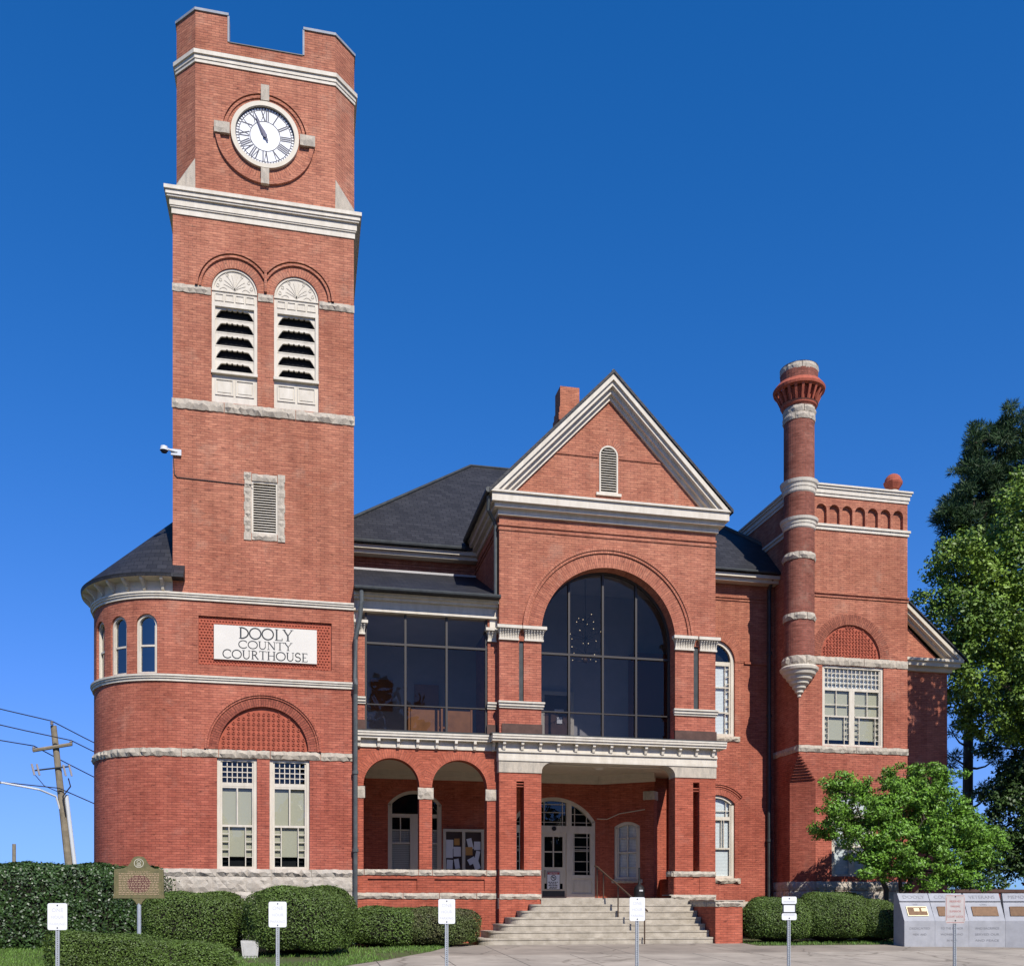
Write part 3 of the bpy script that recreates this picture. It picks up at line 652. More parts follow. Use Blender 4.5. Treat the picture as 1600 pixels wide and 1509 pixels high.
# tower vent with granite surround
mb = MB()
for i in range(9):
    z = 11.22 + 1.88 * i / 9; w = .02 if i % 2 == 0 else 0
    rock(mb, FT, -1.54 - w, -1.345, z, z + 1.88 / 9 - .004, .06, .4, rnd=False); rock(mb, FT, -.645, -.45 + w, z, z + 1.88 / 9 - .004, .06, .4, rnd=False)
rock(mb, FT, -1.345, -.645, 12.87, 13.06, .05, 1.2); rock(mb, FT, -1.345, -.645, 11.24, 11.42, .05, 1.2)
v = mb.build('tower_vent', 'granite', CH)
def louvres(fn, s0, s1, z0, z1, d, n, par, m='white_paint', rise=0, fw=.05):
    mb = MB()
    box(mb, fn, s0, s0 + fw, z0, z1 - rise, d - .05, d + .06); box(mb, fn, s1 - fw, s1, z0, z1 - rise, d - .05, d + .06)
    box(mb, fn, s0 + fw, s1 - fw, z0, z0 + fw, d - .048, d + .06)
    if rise: ring(mb, fn, (s0 + s1) / 2, (s1 - s0) / 2, z1 - rise, rise, 0, d - .05, d + .06, 20, t0=-fw)
    else: box(mb, fn, s0 + fw, s1 - fw, z1 - fw, z1, d - .048, d + .06)
    p = (z1 - z0 - 2 * fw) / n
    for i in range(n):
        z = z0 + fw + p * i; a, b = s0 + fw, s1 - fw
        zz = z + p * .5
        if rise and zz > z1 - rise:
            hw = math.sqrt(max(0, ((s1 - s0) / 2 - fw) ** 2 - (zz - z1 + rise) ** 2)); a, b = (s0 + s1) / 2 - hw, (s0 + s1) / 2 + hw
        if b - a < .06: continue
        mb.poly([fn(a, z, d - .03), fn(b, z, d - .03), fn(b, z + p * .72, d + .05), fn(a, z + p * .72, d + .05)])
        mb.poly([fn(a, z - .012, d - .03), fn(b, z - .012, d - .03), fn(b, z, d - .03), fn(a, z, d - .03)])
    o = mb.build('louvre', m, par)
    mb = MB(); fillp(mb, fn, outline((s0, s1, z0, z1, rise)), d + .10); mb.build('vent_backing', 'black', par)
    return o
louvres(FT, *vent[:4], .06, 19, v)
# belfry louvre windows
for (a, b, z0, z1, r) in lw:
    mb = MB(); sc = (a + b) / 2
    D = .05
    prismp(mb, FT, [(a, z0), (a, 15.74), (b, 15.74), (b, z0)][::-1], D, D + .1)
    for q in (0, 1):                                            # two raised fields in the base panel
        x0 = a + .09 + q * .55; x1 = x0 + .49
        for (p, c, e, f) in ((x0, x1, 15.18, 15.21), (x0, x1, 15.60, 15.63), (x0, x0 + .03, 15.21, 15.60), (x1 - .03, x1, 15.21, 15.60)): box(mb, FT, p, c, e, f, D - .025, D)
        box(mb, FT, x0 + .06, x1 - .06, 15.26, 15.55, D - .014, D)
    box(mb, FT, a - .01, b + .01, 15.74, 15.82, -.05, D + .05)
    for s_ in (a, b - .09): box(mb, FT, s_, s_ + .09, 15.82, 17.72, D - .03, D + .1)
    box(mb, FT, a, b, 17.62, 17.72, D - .031, D + .1)
    prismp(mb, FT, [(a, 17.72), (a, 18.04), (b, 18.04), (b, 17.72)][::-1], D, D + .1)
    for q in range(4):
        x0 = a + .08 + q * .275; x1 = x0 + .235
        for (p, c, e, f) in ((x0, x1, 17.78, 17.80), (x0, x1, 17.96, 17.98), (x0, x0 + .02, 17.80, 17.96), (x1 - .02, x1, 17.80, 17.96)): box(mb, FT, p, c, e, f, D - .02, D)
    box(mb, FT, a, b, 18.04, 18.075, D - .03, D + .1)
    pts = arc(sc, .605, 18.075, .605, 24)[0]
    prismp(mb, FT, [(sc + .605, 18.075)] + pts[::-1][1:-1] + [(sc - .605, 18.075)], D, D + .1)
    ring(mb, FT, sc, .605, 18.075, .605, 0, D - .03, D, 24, t0=-.05)
    win = mb.build('belfry_window', 'white_paint', CH)
    mb = MB()                                                   # carved scrolls and petals of the fan
    def curve(pts, w=.016): stroke(mb, FT, pts, w, D - .012)
    for sg in (-1, 1):
        for th, L in ((0.16, .44), (.42, .42), (.72, .36), (1.0, .30)):
            curve([(sc + sg * (sin(th * (t ** .6)) * L * t * 1.15), 18.10 + cos(th) * L * t) for t in np.linspace(0.05, 1, 9)])
        for th in (.45, .95, 1.33):
            cx_, cz_ = sc + sg * sin(th) * .47, 18.09 + cos(th) * .47
            curve([(cx_ + sg * .055 * (1 - u * .11) * cos(u + th), cz_ + .055 * (1 - u * .11) * sin(u + th)) for u in np.linspace(0, 5.6, 14)])
        curve([(sc + sg * (.2 + .3 * t), 18.12 + .05 * sin(t * 5)) for t in np.linspace(0, 1, 8)])
    mb.build('carved_scrolls', 'cream_paint', win)
    mb = MB()                                                   # five scalloped louvre boards, leaning outwards
    for k in range(5):
        z = 15.82 + .37 * k; zt = z + .37
        x0, x1 = a + .09, b - .09; w = x1 - x0
        # opening outline: trapezium with small notches along its top
        ol = [(x0 + .01, z + .02), (x0 + .02, z + .06), (x0 + .06, z + .14), (x0 + .14, z + .25), (x0 + .18, z + .265)]
        for q in range(4):
            xx = sc - .21 + q * .14; ol += [(xx - .03, z + .265), (xx - .015, z + .29), (xx + .015, z + .29), (xx + .03, z + .265)]
        ol += [(x1 - .18, z + .265), (x1 - .14, z + .25), (x1 - .06, z + .14), (x1 - .02, z + .06), (x1 - .01, z + .02)]
        xs = sorted({round(p[0], 4) for p in ol} | {x0, x1})
        def top(x):
            for p, q in zip(ol[:-1], ol[1:]):
                if p[0] - 1e-6 <= x <= q[0] + 1e-6 and q[0] > p[0]: return p[1] + (q[1] - p[1]) * (x - p[0]) / (q[0] - p[0])
            return z + .02
        for p, q in zip(xs[:-1], xs[1:]):
            mb.poly([FT(p, top(p), D + .03), FT(q, top(q), D + .03), FT(q, zt, D + .03), FT(p, zt, D + .03)])
            mb.poly([FT(p, top(p), D + .03), FT(p, top(p), D + .09), FT(q, top(q), D + .09), FT(q, top(q), D + .03)])
        box(mb, FT, x0, x1, z - .012, z + .02, D + .022, D + .09); mb.cut()
    mb.build('louvre_board', 'white_paint', win)
    mb = MB(); fillp(mb, FT, [(a + .05, 15.8), (a + .05, 17.7), (b - .05, 17.7), (b - .05, 15.8)], D + .16); mb.build('louvre_backing', 'dark_room', win)

# octagonal belfry crown
mb = MB()
sq = [(XL, YT + 4.89), (XL, YT), (XR, YT), (XR, YT + 4.89)]
for z0, z1, d in ((19.97, 20.13, .03), (20.13, 20.17, .06), (20.17, 20.36, .08), (20.36, 20.41, .14), (20.41, 20.52, .17), (20.52, 20.62, .21)): prism(mb, offs(sq, d), z0, z1)
mb.build('tower_cornice', 'white_paint', CH)
x0, x1, c = -2.84, .94, .56
y0 = YT + .03; yb = y0 + (x1 - x0)
oc = [(x0, y0), (x1, y0), (x1 + c, y0 + c), (x1 + c, yb + c), (x1, yb + 2 * c), (x0, yb + 2 * c), (x0 - c, yb + c), (x0 - c, y0 + c)]
FC = flat(y0)
mb = MB()
prism(mb, oc, 20.6, 24.93)
def seg_wall(p, q, z0, z1, t=.32, ext=0):
    f = linf(p, q); L = math.hypot(q[0] - p[0], q[1] - p[1]); box(mb, f, -ext, L + ext, z0, z1, 0, t, back=True)
# merlons on the corners, open crenels over the four faces
mw = .85
FACES = [(oc[i], oc[(i + 1) % 8]) for i in range(8)]
for i, (p, q) in enumerate(FACES):
    L = math.hypot(q[0] - p[0], q[1] - p[1]); f = linf(p, q)
    if i % 2 == 0:
        box(mb, f, 0, mw, 24.931, 25.66, 0, .3, back=True); box(mb, f, L - mw, L, 24.931, 25.66, 0, .3, back=True)
    else: box(mb, f, 0, L, 24.931, 25.66, .002, .3, back=True)
crown = mb.build('belfry_wall', 'brick', CH)
mb = MB()
for i, (p, q) in enumerate(FACES):
    L = math.hypot(q[0] - p[0], q[1] - p[1]); f = linf(p, q)
    if i % 2 == 0:
        for a, b in ((-.02, mw + .03), (L - mw - .03, L + .02)): box(mb, f, a, b, 25.66, 25.73, -.035, .33, back=True); mb.cut()
        box(mb, f, mw, mw + .05, 24.95, 25.66, -.02, .32, back=True); mb.cut(); box(mb, f, L - mw - .05, L - mw, 24.95, 25.66, -.02, .32, back=True); mb.cut()
    else: box(mb, f, -.01, L + .01, 25.66, 25.728, -.035, .33, back=True)
mb.build('coping', 'metal_flashing', crown)
mb = MB()
for i, (p, q) in enumerate(FACES):
    if i % 2 == 0:
        L = math.hypot(q[0] - p[0], q[1] - p[1]); box(mb, linf(p, q), mw + .05, L - mw - .05, 24.93, 24.955, -.02, .33, back=True); mb.cut()
mb.build('crenel_flashing', 'dark_metal', crown)
mb = MB()
for z0, z1, d in ((24.24, 24.33, .03), (24.33, 24.44, .05), (24.44, 24.55, .09)): prism(mb, offs(oc, d), z0, z1)
mb.build('belt_course', 'white_paint', crown)
mb = MB()                                                       # granite broaches that carry the chamfers
for sx, xa in ((-1, x0), (1, x1)):
    A = (xa, y0 - .005, 20.63); B = (xa + sx * (c + .03), y0 - .005, 20.63); Cc = (xa + sx * (c + .03), y0 + c + .03, 20.63); T1 = (xa + sx * .01, y0 - .004, 21.60); T2 = (xa + sx * c, y0 + c, 21.22)
    mb.poly([A, B, T1] if sx > 0 else [B, A, T1]); mb.poly([B, Cc, T2] if sx > 0 else [Cc, B, T2]); mb.poly([B, T2, T1] if sx > 0 else [T2, B, T1]); mb.cut()
mb.build('granite_broach', 'granite', crown)
# clock
KX, KZ = -.98, 22.49
CK = MB(); ring(CK, FC, KX, .80, KZ, 0, .12, -.10, .02, 64, True)
clock = CK.build('clock', 'cream_paint', CH)
mb = MB(); fillp(mb, FC, [(KX + .81 * sin(t), KZ + .81 * cos(t)) for t in np.linspace(0, 2 * pi, 65)[:-1]][::1], -.02)
mb.build('clock_face', 'clock_white', clock)
mb = MB(); dI = -.024
ring(mb, FC, KX, .778, KZ, 0, .022, dI, -.02, 64, True); ring(mb, FC, KX, .70, KZ, 0, .02, dI, -.02, 64, True); ring(mb, FC, KX, .40, KZ, 0, .022, dI, -.02, 64, True)
for i in range(60):
    t = 2 * pi * i / 60; stroke(mb, FC, [(KX + r * sin(t), KZ + r * cos(t)) for r in (.715, .785)], .042 if i % 5 == 0 else .030, dI - .0005)
NUM = ['XII', 'I', 'II', 'III', 'IIII', 'V', 'VI', 'VII', 'VIII', 'IX', 'X', 'XI']; WD = {'I': .052, 'V': .115, 'X': .115}
for i, w in enumerate(NUM):
    th = 2 * pi * i / 12; tot = sum(WD[k] for k in w); u = -tot / 2
    def PT(a, r): return (KX + r * sin(th) + a * cos(th), KZ + r * cos(th) - a * sin(th))
    r0, r1 = .43, .69
    for k in w:
        wd = WD[k]; c_ = u + wd / 2
        if k == 'I': stroke(mb, FC, [PT(c_, r0), PT(c_, r1)], .033, dI - .001)
        if k == 'V': stroke(mb, FC, [PT(c_, r0), PT(c_ - .045, r1)], .036, dI - .001); stroke(mb, FC, [PT(c_, r0), PT(c_ + .045, r1)], .021, dI - .0012)
        if k == 'X': stroke(mb, FC, [PT(c_ + .045, r0), PT(c_ - .045, r1)], .036, dI - .001); stroke(mb, FC, [PT(c_ - .045, r0), PT(c_ + .045, r1)], .021, dI - .0012)
        u += wd
mb.build('numerals', 'clock_ink', clock)
for nm, th, L, w, tail in (('hour_hand', R_(-29), .50, .062, .06), ('minute_hand', R_(-27.5), .60, .040, .16)):
    mb = MB(); dh = -.05 if nm == 'hour_hand' else -.06
    P = lambda r, a: (KX + r * sin(th) + a * cos(th), KZ + r * cos(th) - a * sin(th))
    prismp(mb, FC, [P(-tail, -w * .5), P(-tail, w * .5), P(.1, w), P(L, .006), P(L, -.006), P(.1, -w)][::1], dh, dh + .006)
    mb.build(nm, 'clock_hand', clock)
mb = MB(); ring(mb, FC, KX, 0.001, KZ, 0, .055, -.075, -.02, 20, True); mb.build('hand_hub', 'clock_hand', clock)
mb = MB()
ring(mb, FC, KX, .92, KZ, 0, .30, -.015, .02, 64, True)
mb.build('clock_surround', 'brick', clock)
mb = MB()                                                       # upper half: two thin mouldings; lower half: one ledge
def half(r0, r1, a0, a1, d, n=40):
    for i in range(n):
        t0, t1 = a0 + (a1 - a0) * i / n, a0 + (a1 - a0) * (i + 1) / n
        P = lambda r, t: (KX + r * sin(t), KZ + r * cos(t))
        A, B, C, D = P(r0, t0), P(r0, t1), P(r1, t1), P(r1, t0)
        mb.poly([FC(*q, d) for q in (A, B, C, D)]); mb.poly([FC(*D, d), FC(*C, d), FC(*C, .02), FC(*D, .02)]); mb.poly([FC(*B, d), FC(*A, d), FC(*A, .02), FC(*B, .02)])
half(1.04, 1.11, -pi / 2, pi / 2, -.05); half(1.14, 1.21, -pi / 2, pi / 2, -.075); mb.cut(); half(1.22, 1.34, pi / 2, pi * 1.5, -.07)
mb.build('hood_mould', 'brick', clock)
mb = MB()
for a, b, z0, z1 in ((KX - .13, KX + .13, KZ + .93, KZ + 1.38), (KX - .13, KX + .13, KZ - 1.38, KZ - .93), (KX - 1.38, KX - .93, KZ - .15, KZ + .17), (KX + .93, KX + 1.38, KZ - .15, KZ + .17)):
    box(mb, FC, a + .02, b - .02, z0 + .02, z1 - .02, -.10, .02); rock(mb, linfoff(FC, -.10), a + .01, b - .01, z0 + .01, z1 - .01, .035, .8, rnd=False, g=.11); mb.cut()
mb.build('keystone', 'granite', clock)

# bay roof, eave and brackets
cB = (XL, YT + RB)
mb = MB()
lathe(mb, cB, [(2.80, 10.06), (0, 12.72)], 48, -pi - .0, .0, smooth=False)
lathe(mb, cB, [(2.78, 9.96), (2.80, 10.06)], 48, -pi, 0.0)
def wedge(z): pass
# the eave turns the corner in front of the tower for a short stub
mb.poly([(XL, cB[1] - 2.80, 10.06), (XL + .32, cB[1] - 2.80, 10.06), (XL + .32, YT - .01, 10.38), (XL, YT - .01, 10.38)])
mb.poly([(XL + .32, cB[1] - 2.80, 9.96), (XL + .32, YT, 9.96), (XL + .32, YT, 10.38), (XL + .32, cB[1] - 2.80, 10.06)])
mb.poly([(XL, cB[1] - 2.80, 9.96), (XL + .32, cB[1] - 2.80, 9.96), (XL + .32, cB[1] - 2.80, 10.06), (XL, cB[1] - 2.80, 10.06)])
mb.poly([(XL, cB[1] - 2.80, 9.96), (XL, YT, 9.96), (XL + .32, YT, 9.96), (XL + .32, cB[1] - 2.80, 9.96)])
bay_roof = mb.build('bay_roof', 'slate', CH)
mb = MB()
lathe(mb, cB, [(2.47, 9.64), (2.47, 9.93), (2.78, 9.965)], 48, -pi, 0.0)
for i in range(14):
    th = -.1 - i * .2; f = cylf(cB, RB)
    ol = [(0.0, 9.66), (-.06, 9.68), (-.10, 9.76), (-.26, 9.90), (-.28, 9.96), (0.0, 9.96)]
    for sgn in (-1, 1):
        q = [f(th * RB + sgn * .035, z, d - .02) for d, z in ol]; mb.poly(q if sgn > 0 else q[::-1])
    for (a, b) in zip(ol[:-1], ol[1:]):
        mb.poly([f(th * RB - .035, a[1], a[0] - .02), f(th * RB + .035, a[1], a[0] - .02), f(th * RB + .035, b[1], b[0] - .02), f(th * RB - .035, b[1], b[0] - .02)])
mb.build('bracketed_eave', 'cream_paint', bay_roof)

# ---------------------------------------------------------------- windows
def window(fn, h, d, fw, bars, parent=CH, paint='white_paint', glass='glass_clear', blinds=(), name='window', bw=.035, sash=0, back='dark_room', lead=()):
    """outer frame, sash and glazing bars in one part; panes, blinds as its own sub-parts"""
    s0, s1, z0, z1, r = h; mb = MB(); sc = (s0 + s1) / 2; k = 10 if fn is fnB else 1
    box(mb, fn, s0, s0 + fw, z0, z1 - r, d, d + .12); box(mb, fn, s1 - fw, s1, z0, z1 - r, d, d + .12)
    box(mb, fn, s0 + fw, s1 - fw, z0, z0 + fw * .8, d + .001, d + .12, k)
    if r > 0: ring(mb, fn, sc, (s1 - s0) / 2, z1 - r, r, 0, d, d + .12, 22, t0=-fw)
    else: box(mb, fn, s0 + fw, s1 - fw, z1 - fw, z1, d + .001, d + .12, k)
    if sash:
        for a in (s0 + fw, s1 - fw - sash): box(mb, fn, a, a + sash, z0 + fw * .8, z1 - max(r, fw), d + .03, d + .1)
    for q, b in enumerate(bars):
        dd = d + .035 + .0015 * (q % 7); box(mb, fn, b[0], b[1], b[2], b[3], dd, d + .09, k if b[1] - b[0] > .2 else 1)
    w = mb.build(name, paint, parent)
    mb = MB(); ol = outline(h, 22)
    if fn is fnB:
        n = 8
        for i in range(n):
            a = s0 + (s1 - s0) * i / n; b = s0 + (s1 - s0) * (i + 1) / n
            zt = lambda s: z1 - r + math.sqrt(max(0, (r if r else 0) ** 2 - (s - sc) ** 2)) if r else z1
            mb.poly([fn(a, z0, d + .07), fn(b, z0, d + .07), fn(b, zt(b), d + .07), fn(a, zt(a), d + .07)])
    else: mb.poly([fn(a, z, d + .07) for a, z in ol][::-1])
    mb.build('pane', glass, w)
    if lead:
        mb = MB()
        for b in lead: box(mb, fn, *b, d + .05, d + .066)
        mb.build('leading', paint, w)
    for (a, b, c_, e, m_) in blinds:
        mb = MB(); mb.poly([fn(a, c_, d + .13), fn(b, c_, d + .13), fn(b, e, d + .13), fn(a, e, d + .13)]); mb.build('blind', m_, w)
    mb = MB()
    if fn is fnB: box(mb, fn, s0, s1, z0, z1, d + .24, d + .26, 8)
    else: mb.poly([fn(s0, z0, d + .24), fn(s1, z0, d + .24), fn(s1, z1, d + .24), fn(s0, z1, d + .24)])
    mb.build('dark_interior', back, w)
    return w
# bay windows
for h in bw:
    s0, s1 = h[0], h[1]
    window(fnB, h, .06, .065, [(s0 + .06, s1 - .06, 8.17, 8.22)], glass='glass_sky', sash=.03)
# two tall tower windows
for h in tw:
    a, b = h[0], h[1]; sc = (a + b) / 2; i0, i1 = a + .13, b - .13
    bars = [(a + .08, b - .08, 4.40, 4.50), (a + .08, b - .08, 4.35, 4.395), (sc - .02, sc + .02, 3.33, 4.36), (i0 - .05, i1 + .05, 3.27, 3.33)]
    for i in range(1, 6): bars.append((i0 + (i1 - i0) * i / 6 - .012, i0 + (i1 - i0) * i / 6 + .012, 4.5, 5.1))
    for j in range(1, 4): bars.append((i0, i1, 4.50 + .145 * j - .012, 4.50 + .145 * j + .012))
    bars += [(i0 + .17, i0 + .195, 2.18, 3.28), (i1 - .195, i1 - .17, 2.18, 3.28)]
    for j in range(1, 5):
        z = 2.22 + .215 * j; bars += [(i0, i0 + .17, z - .01, z + .01), (i1 - .17, i1, z - .01, z + .01)]
    window(fnB if False else FT, h, .06, .09, bars, blinds=[(a + .1, b - .1, 2.45, 4.36, 'blind_beige')], sash=.045)

# ---------------------------------------------------------------- arcaded porch and glazed gallery above it
YL = 28.25; FL = flat(YL); XE = 5.65
mb = MB()
arches = [(1.74, 3.34, 2.12, 5.33, .80), (3.71, 5.33, 2.12, 5.33, .81)]
insets = [(1.86, 3.28, 1.52, 1.86, 0), (3.78, 5.26, 1.52, 1.86, 0)]
panel(mb, FL, XR, XE, 0, 5.64, arches + insets, reveals=[.36, .36, .05, .05], backs=[None, None, .05, .05], n=28)
loggia = mb.build('arcade_wall', 'brick_orange', CH)
mb = MB()
for q, (a, b, z0, z1, r) in enumerate(arches): ring(mb, FL, (a + b) / 2, (b - a) / 2, z1 - r, r, .30, -.006 - .005 * q, .02, 32); mb.cut()
for a, b in ((XR, 3.34), ): pass
mb.build('arch_ring', 'brick_orange', loggia)
mb = MB()
rock(mb, FL, XR + .03, 1.79, 4.17, 4.50, .05, 1, rnd=False); mb.cut(); rock(mb, FL, 3.29, 3.76, 4.17, 4.50, .06, 1, rnd=False); mb.cut(); rock(mb, FL, 5.28, XE - .02, 4.17, 4.50, .05, 1, rnd=False)
f = linf((3.34, 28.6), (3.34, 28.25))
mb.build('impost_block', 'granite', loggia)
mb = MB(); 
for a, b in ((XR, 1.76), (1.76, 3.32), (3.32, 3.72), (3.72, 5.32), (5.32, XE - .01)): rock(mb, FL, a, b, 1.965, 2.125, .07, 2, rnd=False)
wbox(mb, XR, XE, YL - .02, YL + .34, 2.12, 2.128); mb.cut()
rock(mb, FL, XR, XE - .01, 1.29, 1.455, .07, 1.2)
mb.build('stone_band', 'granite', loggia)
mb = MB(); wbox(mb, XR, 5.64, YL + .36, 31.99, 1.0, 1.30); wbox(mb, 5.64, 12.39, 28.02, 31.99, 1.0, 1.318); mb.build('porch_floor', 'concrete_step', CH)

# porch shell: ceiling, back wall with its windows and doors, angled side wall
mb = MB(); wbox(mb, XR + .01, 12.35, YL + .4, 32.2, 5.50, 5.56)
for z0, z1, d in ((5.22, 5.34, .06), (5.34, 5.50, .14)):
    wbox(mb, XR + .01, 10.0, 32 - d, 32.05, z0, z1)
    f = linf((9.9, 32.0), (11.5, 30.8)); box(mb, f, 0, 2.0, z0, z1, -d, .02)
wbox(mb, 11.2, 12.39, 28.45, 28.75, 5.32, 5.50); wbox(mb, 5.7, 11.2, 28.45, 28.75, 5.315, 5.50)
mb.build('porch_ceiling', 'cream_paint', CH)
FW = flat(32.0)
door_h = (6.90, 9.80, 1.36, 4.76, .80)
pw = (2.76, 4.52, 2.0, 4.86, .45)
mb = MB(); panel(mb, FW, XR, 9.95, 1.2, 6.04, [door_h, pw], reveals=[.14, .14], n=24)
fa = linf((9.95, 32.0), (11.55, 30.8))
aw = (.52, 1.42, 1.98, 3.92, .16)
panel(mb, fa, 0, 1.93, 1.2, 6.04, [aw], reveal=.12, n=16)
panel(mb, FW, 11.0, 12.40, 1.2, 6.04); box(mb, fa, 1.62, 1.93, 1.2, 4.62, -.08, .3)
porch = mb.build('porch_wall', 'brick_orange', CH)
mb = MB(); ring(mb, FW, (pw[0] + pw[1]) / 2, .88, 4.41, .45, .40, -.02, .02, 24, t0=.28); mb.cut(); ring(mb, fa, .97, .45, 3.76, .16, .34, -.02, .02, 16, t0=.24); mb.build('hood_mould', 'brick_orange', porch)
mb = MB(); box(mb, fa, 1.56, 1.96, 4.62, 4.90, -.10, .3); rock(mb, linfoff(fa, -.1), 1.56, 1.96, 4.62, 4.90, .04, 1, rnd=False); mb.cut(); rock(mb, fa, .42, 1.52, 1.86, 1.98, .06, 2, rnd=False); mb.build('stone_cap', 'granite', porch)
a, b = pw[0], pw[1]; sc = (a + b) / 2
window(FW, pw, .03, .10, [(a + .1, b - .1, 3.98, 4.10), (sc - .15, sc + .15, 2.0, 4.0), (a + .1, sc - .15, 3.12, 3.17), (sc + .15, b - .1, 3.12, 3.17), (a + .40, a + .43, 3.15, 4.0), (b - .43, b - .40, 3.15, 4.0), (a + .1, sc - .15, 3.56, 3.585), (sc + .15, b - .1, 3.56, 3.585)],
       blinds=[(a + .1, b - .1, 2.0, 3.6, 'blind_grey')], sash=.04, paint='cream_paint')
window(fa, aw, .03, .10, [(.97 - .02, .97 + .02, 2.0, 3.8), (.6, 1.34, 2.86, 2.92), (.6, 1.34, 3.36, 3.39), (.6, 1.34, 2.38, 2.40)], blinds=[(.56, 1.38, 2.0, 3.84, 'blind_white')], sash=.045, paint='cream_paint')
# entrance doors: transom arch, door leaf, two sidelights
mb = MB(); D = .05
s0, s1, z0, z1, r = door_h; cx_ = 8.35
box(mb, FW, s0, s0 + .1, z0, z1 - r, D, D + .14); box(mb, FW, s1 - .1, s1, z0, z1 - r, D, D + .14)
ring(mb, FW, cx_, 1.45, z1 - r, r, 0, D, D + .14, 30, t0=-.12)
box(mb, FW, s0 + .1, s1 - .1, 3.55, 3.80, D + .002, D + .14)
for x in (7.82, 8.88): box(mb, FW, x - .09, x + .09, 1.36, 3.55, D + .004, D + .14); box(mb, FW, x - .09, x + .09, 3.80, 4.60, D + .004, D + .14)
for a, b in ((7.0, 7.73), (8.97, 9.70)):
    box(mb, FW, a, b, 1.36, 1.50, D + .0, D + .12); box(mb, FW, a, b, 1.50, 2.02, D + .05, D + .1); box(mb, FW, a, b, 2.02, 2.14, D + .0, D + .12)
    box(mb, FW, a + .1, b - .1, 1.58, 1.94, D + .03, D + .05)
    box(mb, FW, a, a + .07, 2.14, 3.55, D + .02, D + .1); box(mb, FW, b - .07, b, 2.14, 3.55, D + .02, D + .1)
entry = mb.build('entrance_surround', 'white_paint', CH)
mb = MB()
for a, b in ((7.07, 7.73), (8.97, 9.63)):
    for x in (a + .10, b - .10): box(mb, FW, x - .012, x + .012, 2.14, 3.55, D + .05, D + .075)
    for z in (2.26, 2.60, 2.95, 3.0, 3.42, 3.10): box(mb, FW, a, b, z - .01, z + .01, D + .052, D + .076)
    lim = lambda x: z1 - r + .62 - .32 * abs(x - cx_) ** 2
    for x in (a + .12, b - .12): box(mb, FW, x - .012, x + .012, 3.8, lim(x), D + .05, D + .075)
    for z in (3.92, 4.2): box(mb, FW, a, b, z - .01, z + .01, D + .052, D + .076)
for x in (8.02, 8.66): box(mb, FW, x - .012, x + .012, 3.8, 4.60, D + .05, D + .075)
for z in (3.92, 4.25, 4.52): box(mb, FW, 7.9, 8.79, z - .01, z + .01, D + .052, D + .076)
mb.build('leading', 'white_paint', entry)
mb = MB(); mb.poly([FW(a, z, D + .09) for a, z in outline(door_h, 24)][::-1]); mb.build('pane', 'glass_clear', entry)
mb = MB(); mb.poly([FW(s0, z0, .5), FW(s1, z0, .5), FW(s1, z1, .5), FW(s0, z1, .5)]); mb.build('dark_interior', 'dark_room', entry)
mb = MB()
box(mb, FW, 7.91, 8.79, 1.38, 1.62, D + .06, D + .085); 
for a, b, c_, e in ((7.91, 8.03, 1.62, 3.55), (8.67, 8.79, 1.62, 3.55), (8.03, 8.67, 3.43, 3.55), (8.03, 8.67, 1.85, 2.40), (8.03, 8.67, 1.62, 1.66)): box(mb, FW, a, b, c_, e, D + .045, D + .085)
box(mb, FW, 8.325, 8.365, 2.40, 3.43, D + .05, D + .085); box(mb, FW, 8.03, 8.67, 2.90, 2.94, D + .051, D + .085)
door = mb.build('door', 'cream_paint', CH)
mb = MB(); box(mb, FW, 7.96, 8.74, 1.40, 1.60, D + .05, D + .059); mb.build('kick_plate', 'dark_metal', door)
mb = MB(); tube(mb, [(8.03, 32 + D - .02, 2.05), (8.03, 32 + D - .02, 2.3)], .014); mb.build('door_handle', 'dark_metal', door)
mb = MB(); lathe(mb, (0, 0), [(0, 0), (.05, .0), (.05, .05)], 4); mb = MB(); ring(mb, FW, 8.35, .001, 3.70, 0, .075, .0, .05, 16, True); mb.build('round_vent', 'black', entry)
mb = MB(); tube(mb, [(9.84, 31.97, 4.05), (10.15, 31.82, 4.03), (10.5, 31.55, 4.20), (11.3, 30.93, 4.32)], .014, 6); mb.build('conduit', 'cream_paint', porch)
mb = MB(); sphere(mb, (9.3, 30.0, 5.50), .17, 8, 1, .5); mb.build('porch_light', 'sign_white', CH)

# piers of the entrance bay
mb = MB()
def pier(a, s0_, s1_, b, zt, x0_):
    wbox(mb, a, s0_, 28.0, 28.52, 1.42, zt); wbox(mb, s1_, b, 28.0, 28.52, 1.42, zt); wbox(mb, a, b, 28.0, 28.52, zt, 5.0)
    for z in (4.60, 4.68): wbox(mb, s0_, s1_, 28.03, 28.4, z - .03, z)
    wbox(mb, x0_, b, 28.0, 28.6, 0, 1.43); wbox(mb, x0_ + .03, b - .02, 28.02, 28.5, 1.42, 1.98)
pier(5.65, 6.16, 6.39, 6.91, 4.73, 5.648); mb.cut(); pier(11.09, 11.67, 11.88, 12.40, 4.84, 11.03)
piers = mb.build('entrance_pier', 'brick_orange', CH)
mb = MB(); FP = flat(28.0)
rock(mb, FP, 5.65, 6.90, 1.975, 2.13, .06, 2); wbox(mb, 5.65, 6.91, 27.97, 28.5, 2.12, 2.133); mb.cut()
rock(mb, FP, 11.02, 12.42, 1.975, 2.13, .06, 2); wbox(mb, 11.0, 12.42, 27.97, 28.5, 2.12, 2.133); f = linf((11.0, 28.5), (11.0, 28.0)); rock(mb, f, 0, .5, 1.98, 2.13, .05, 1); mb.cut()
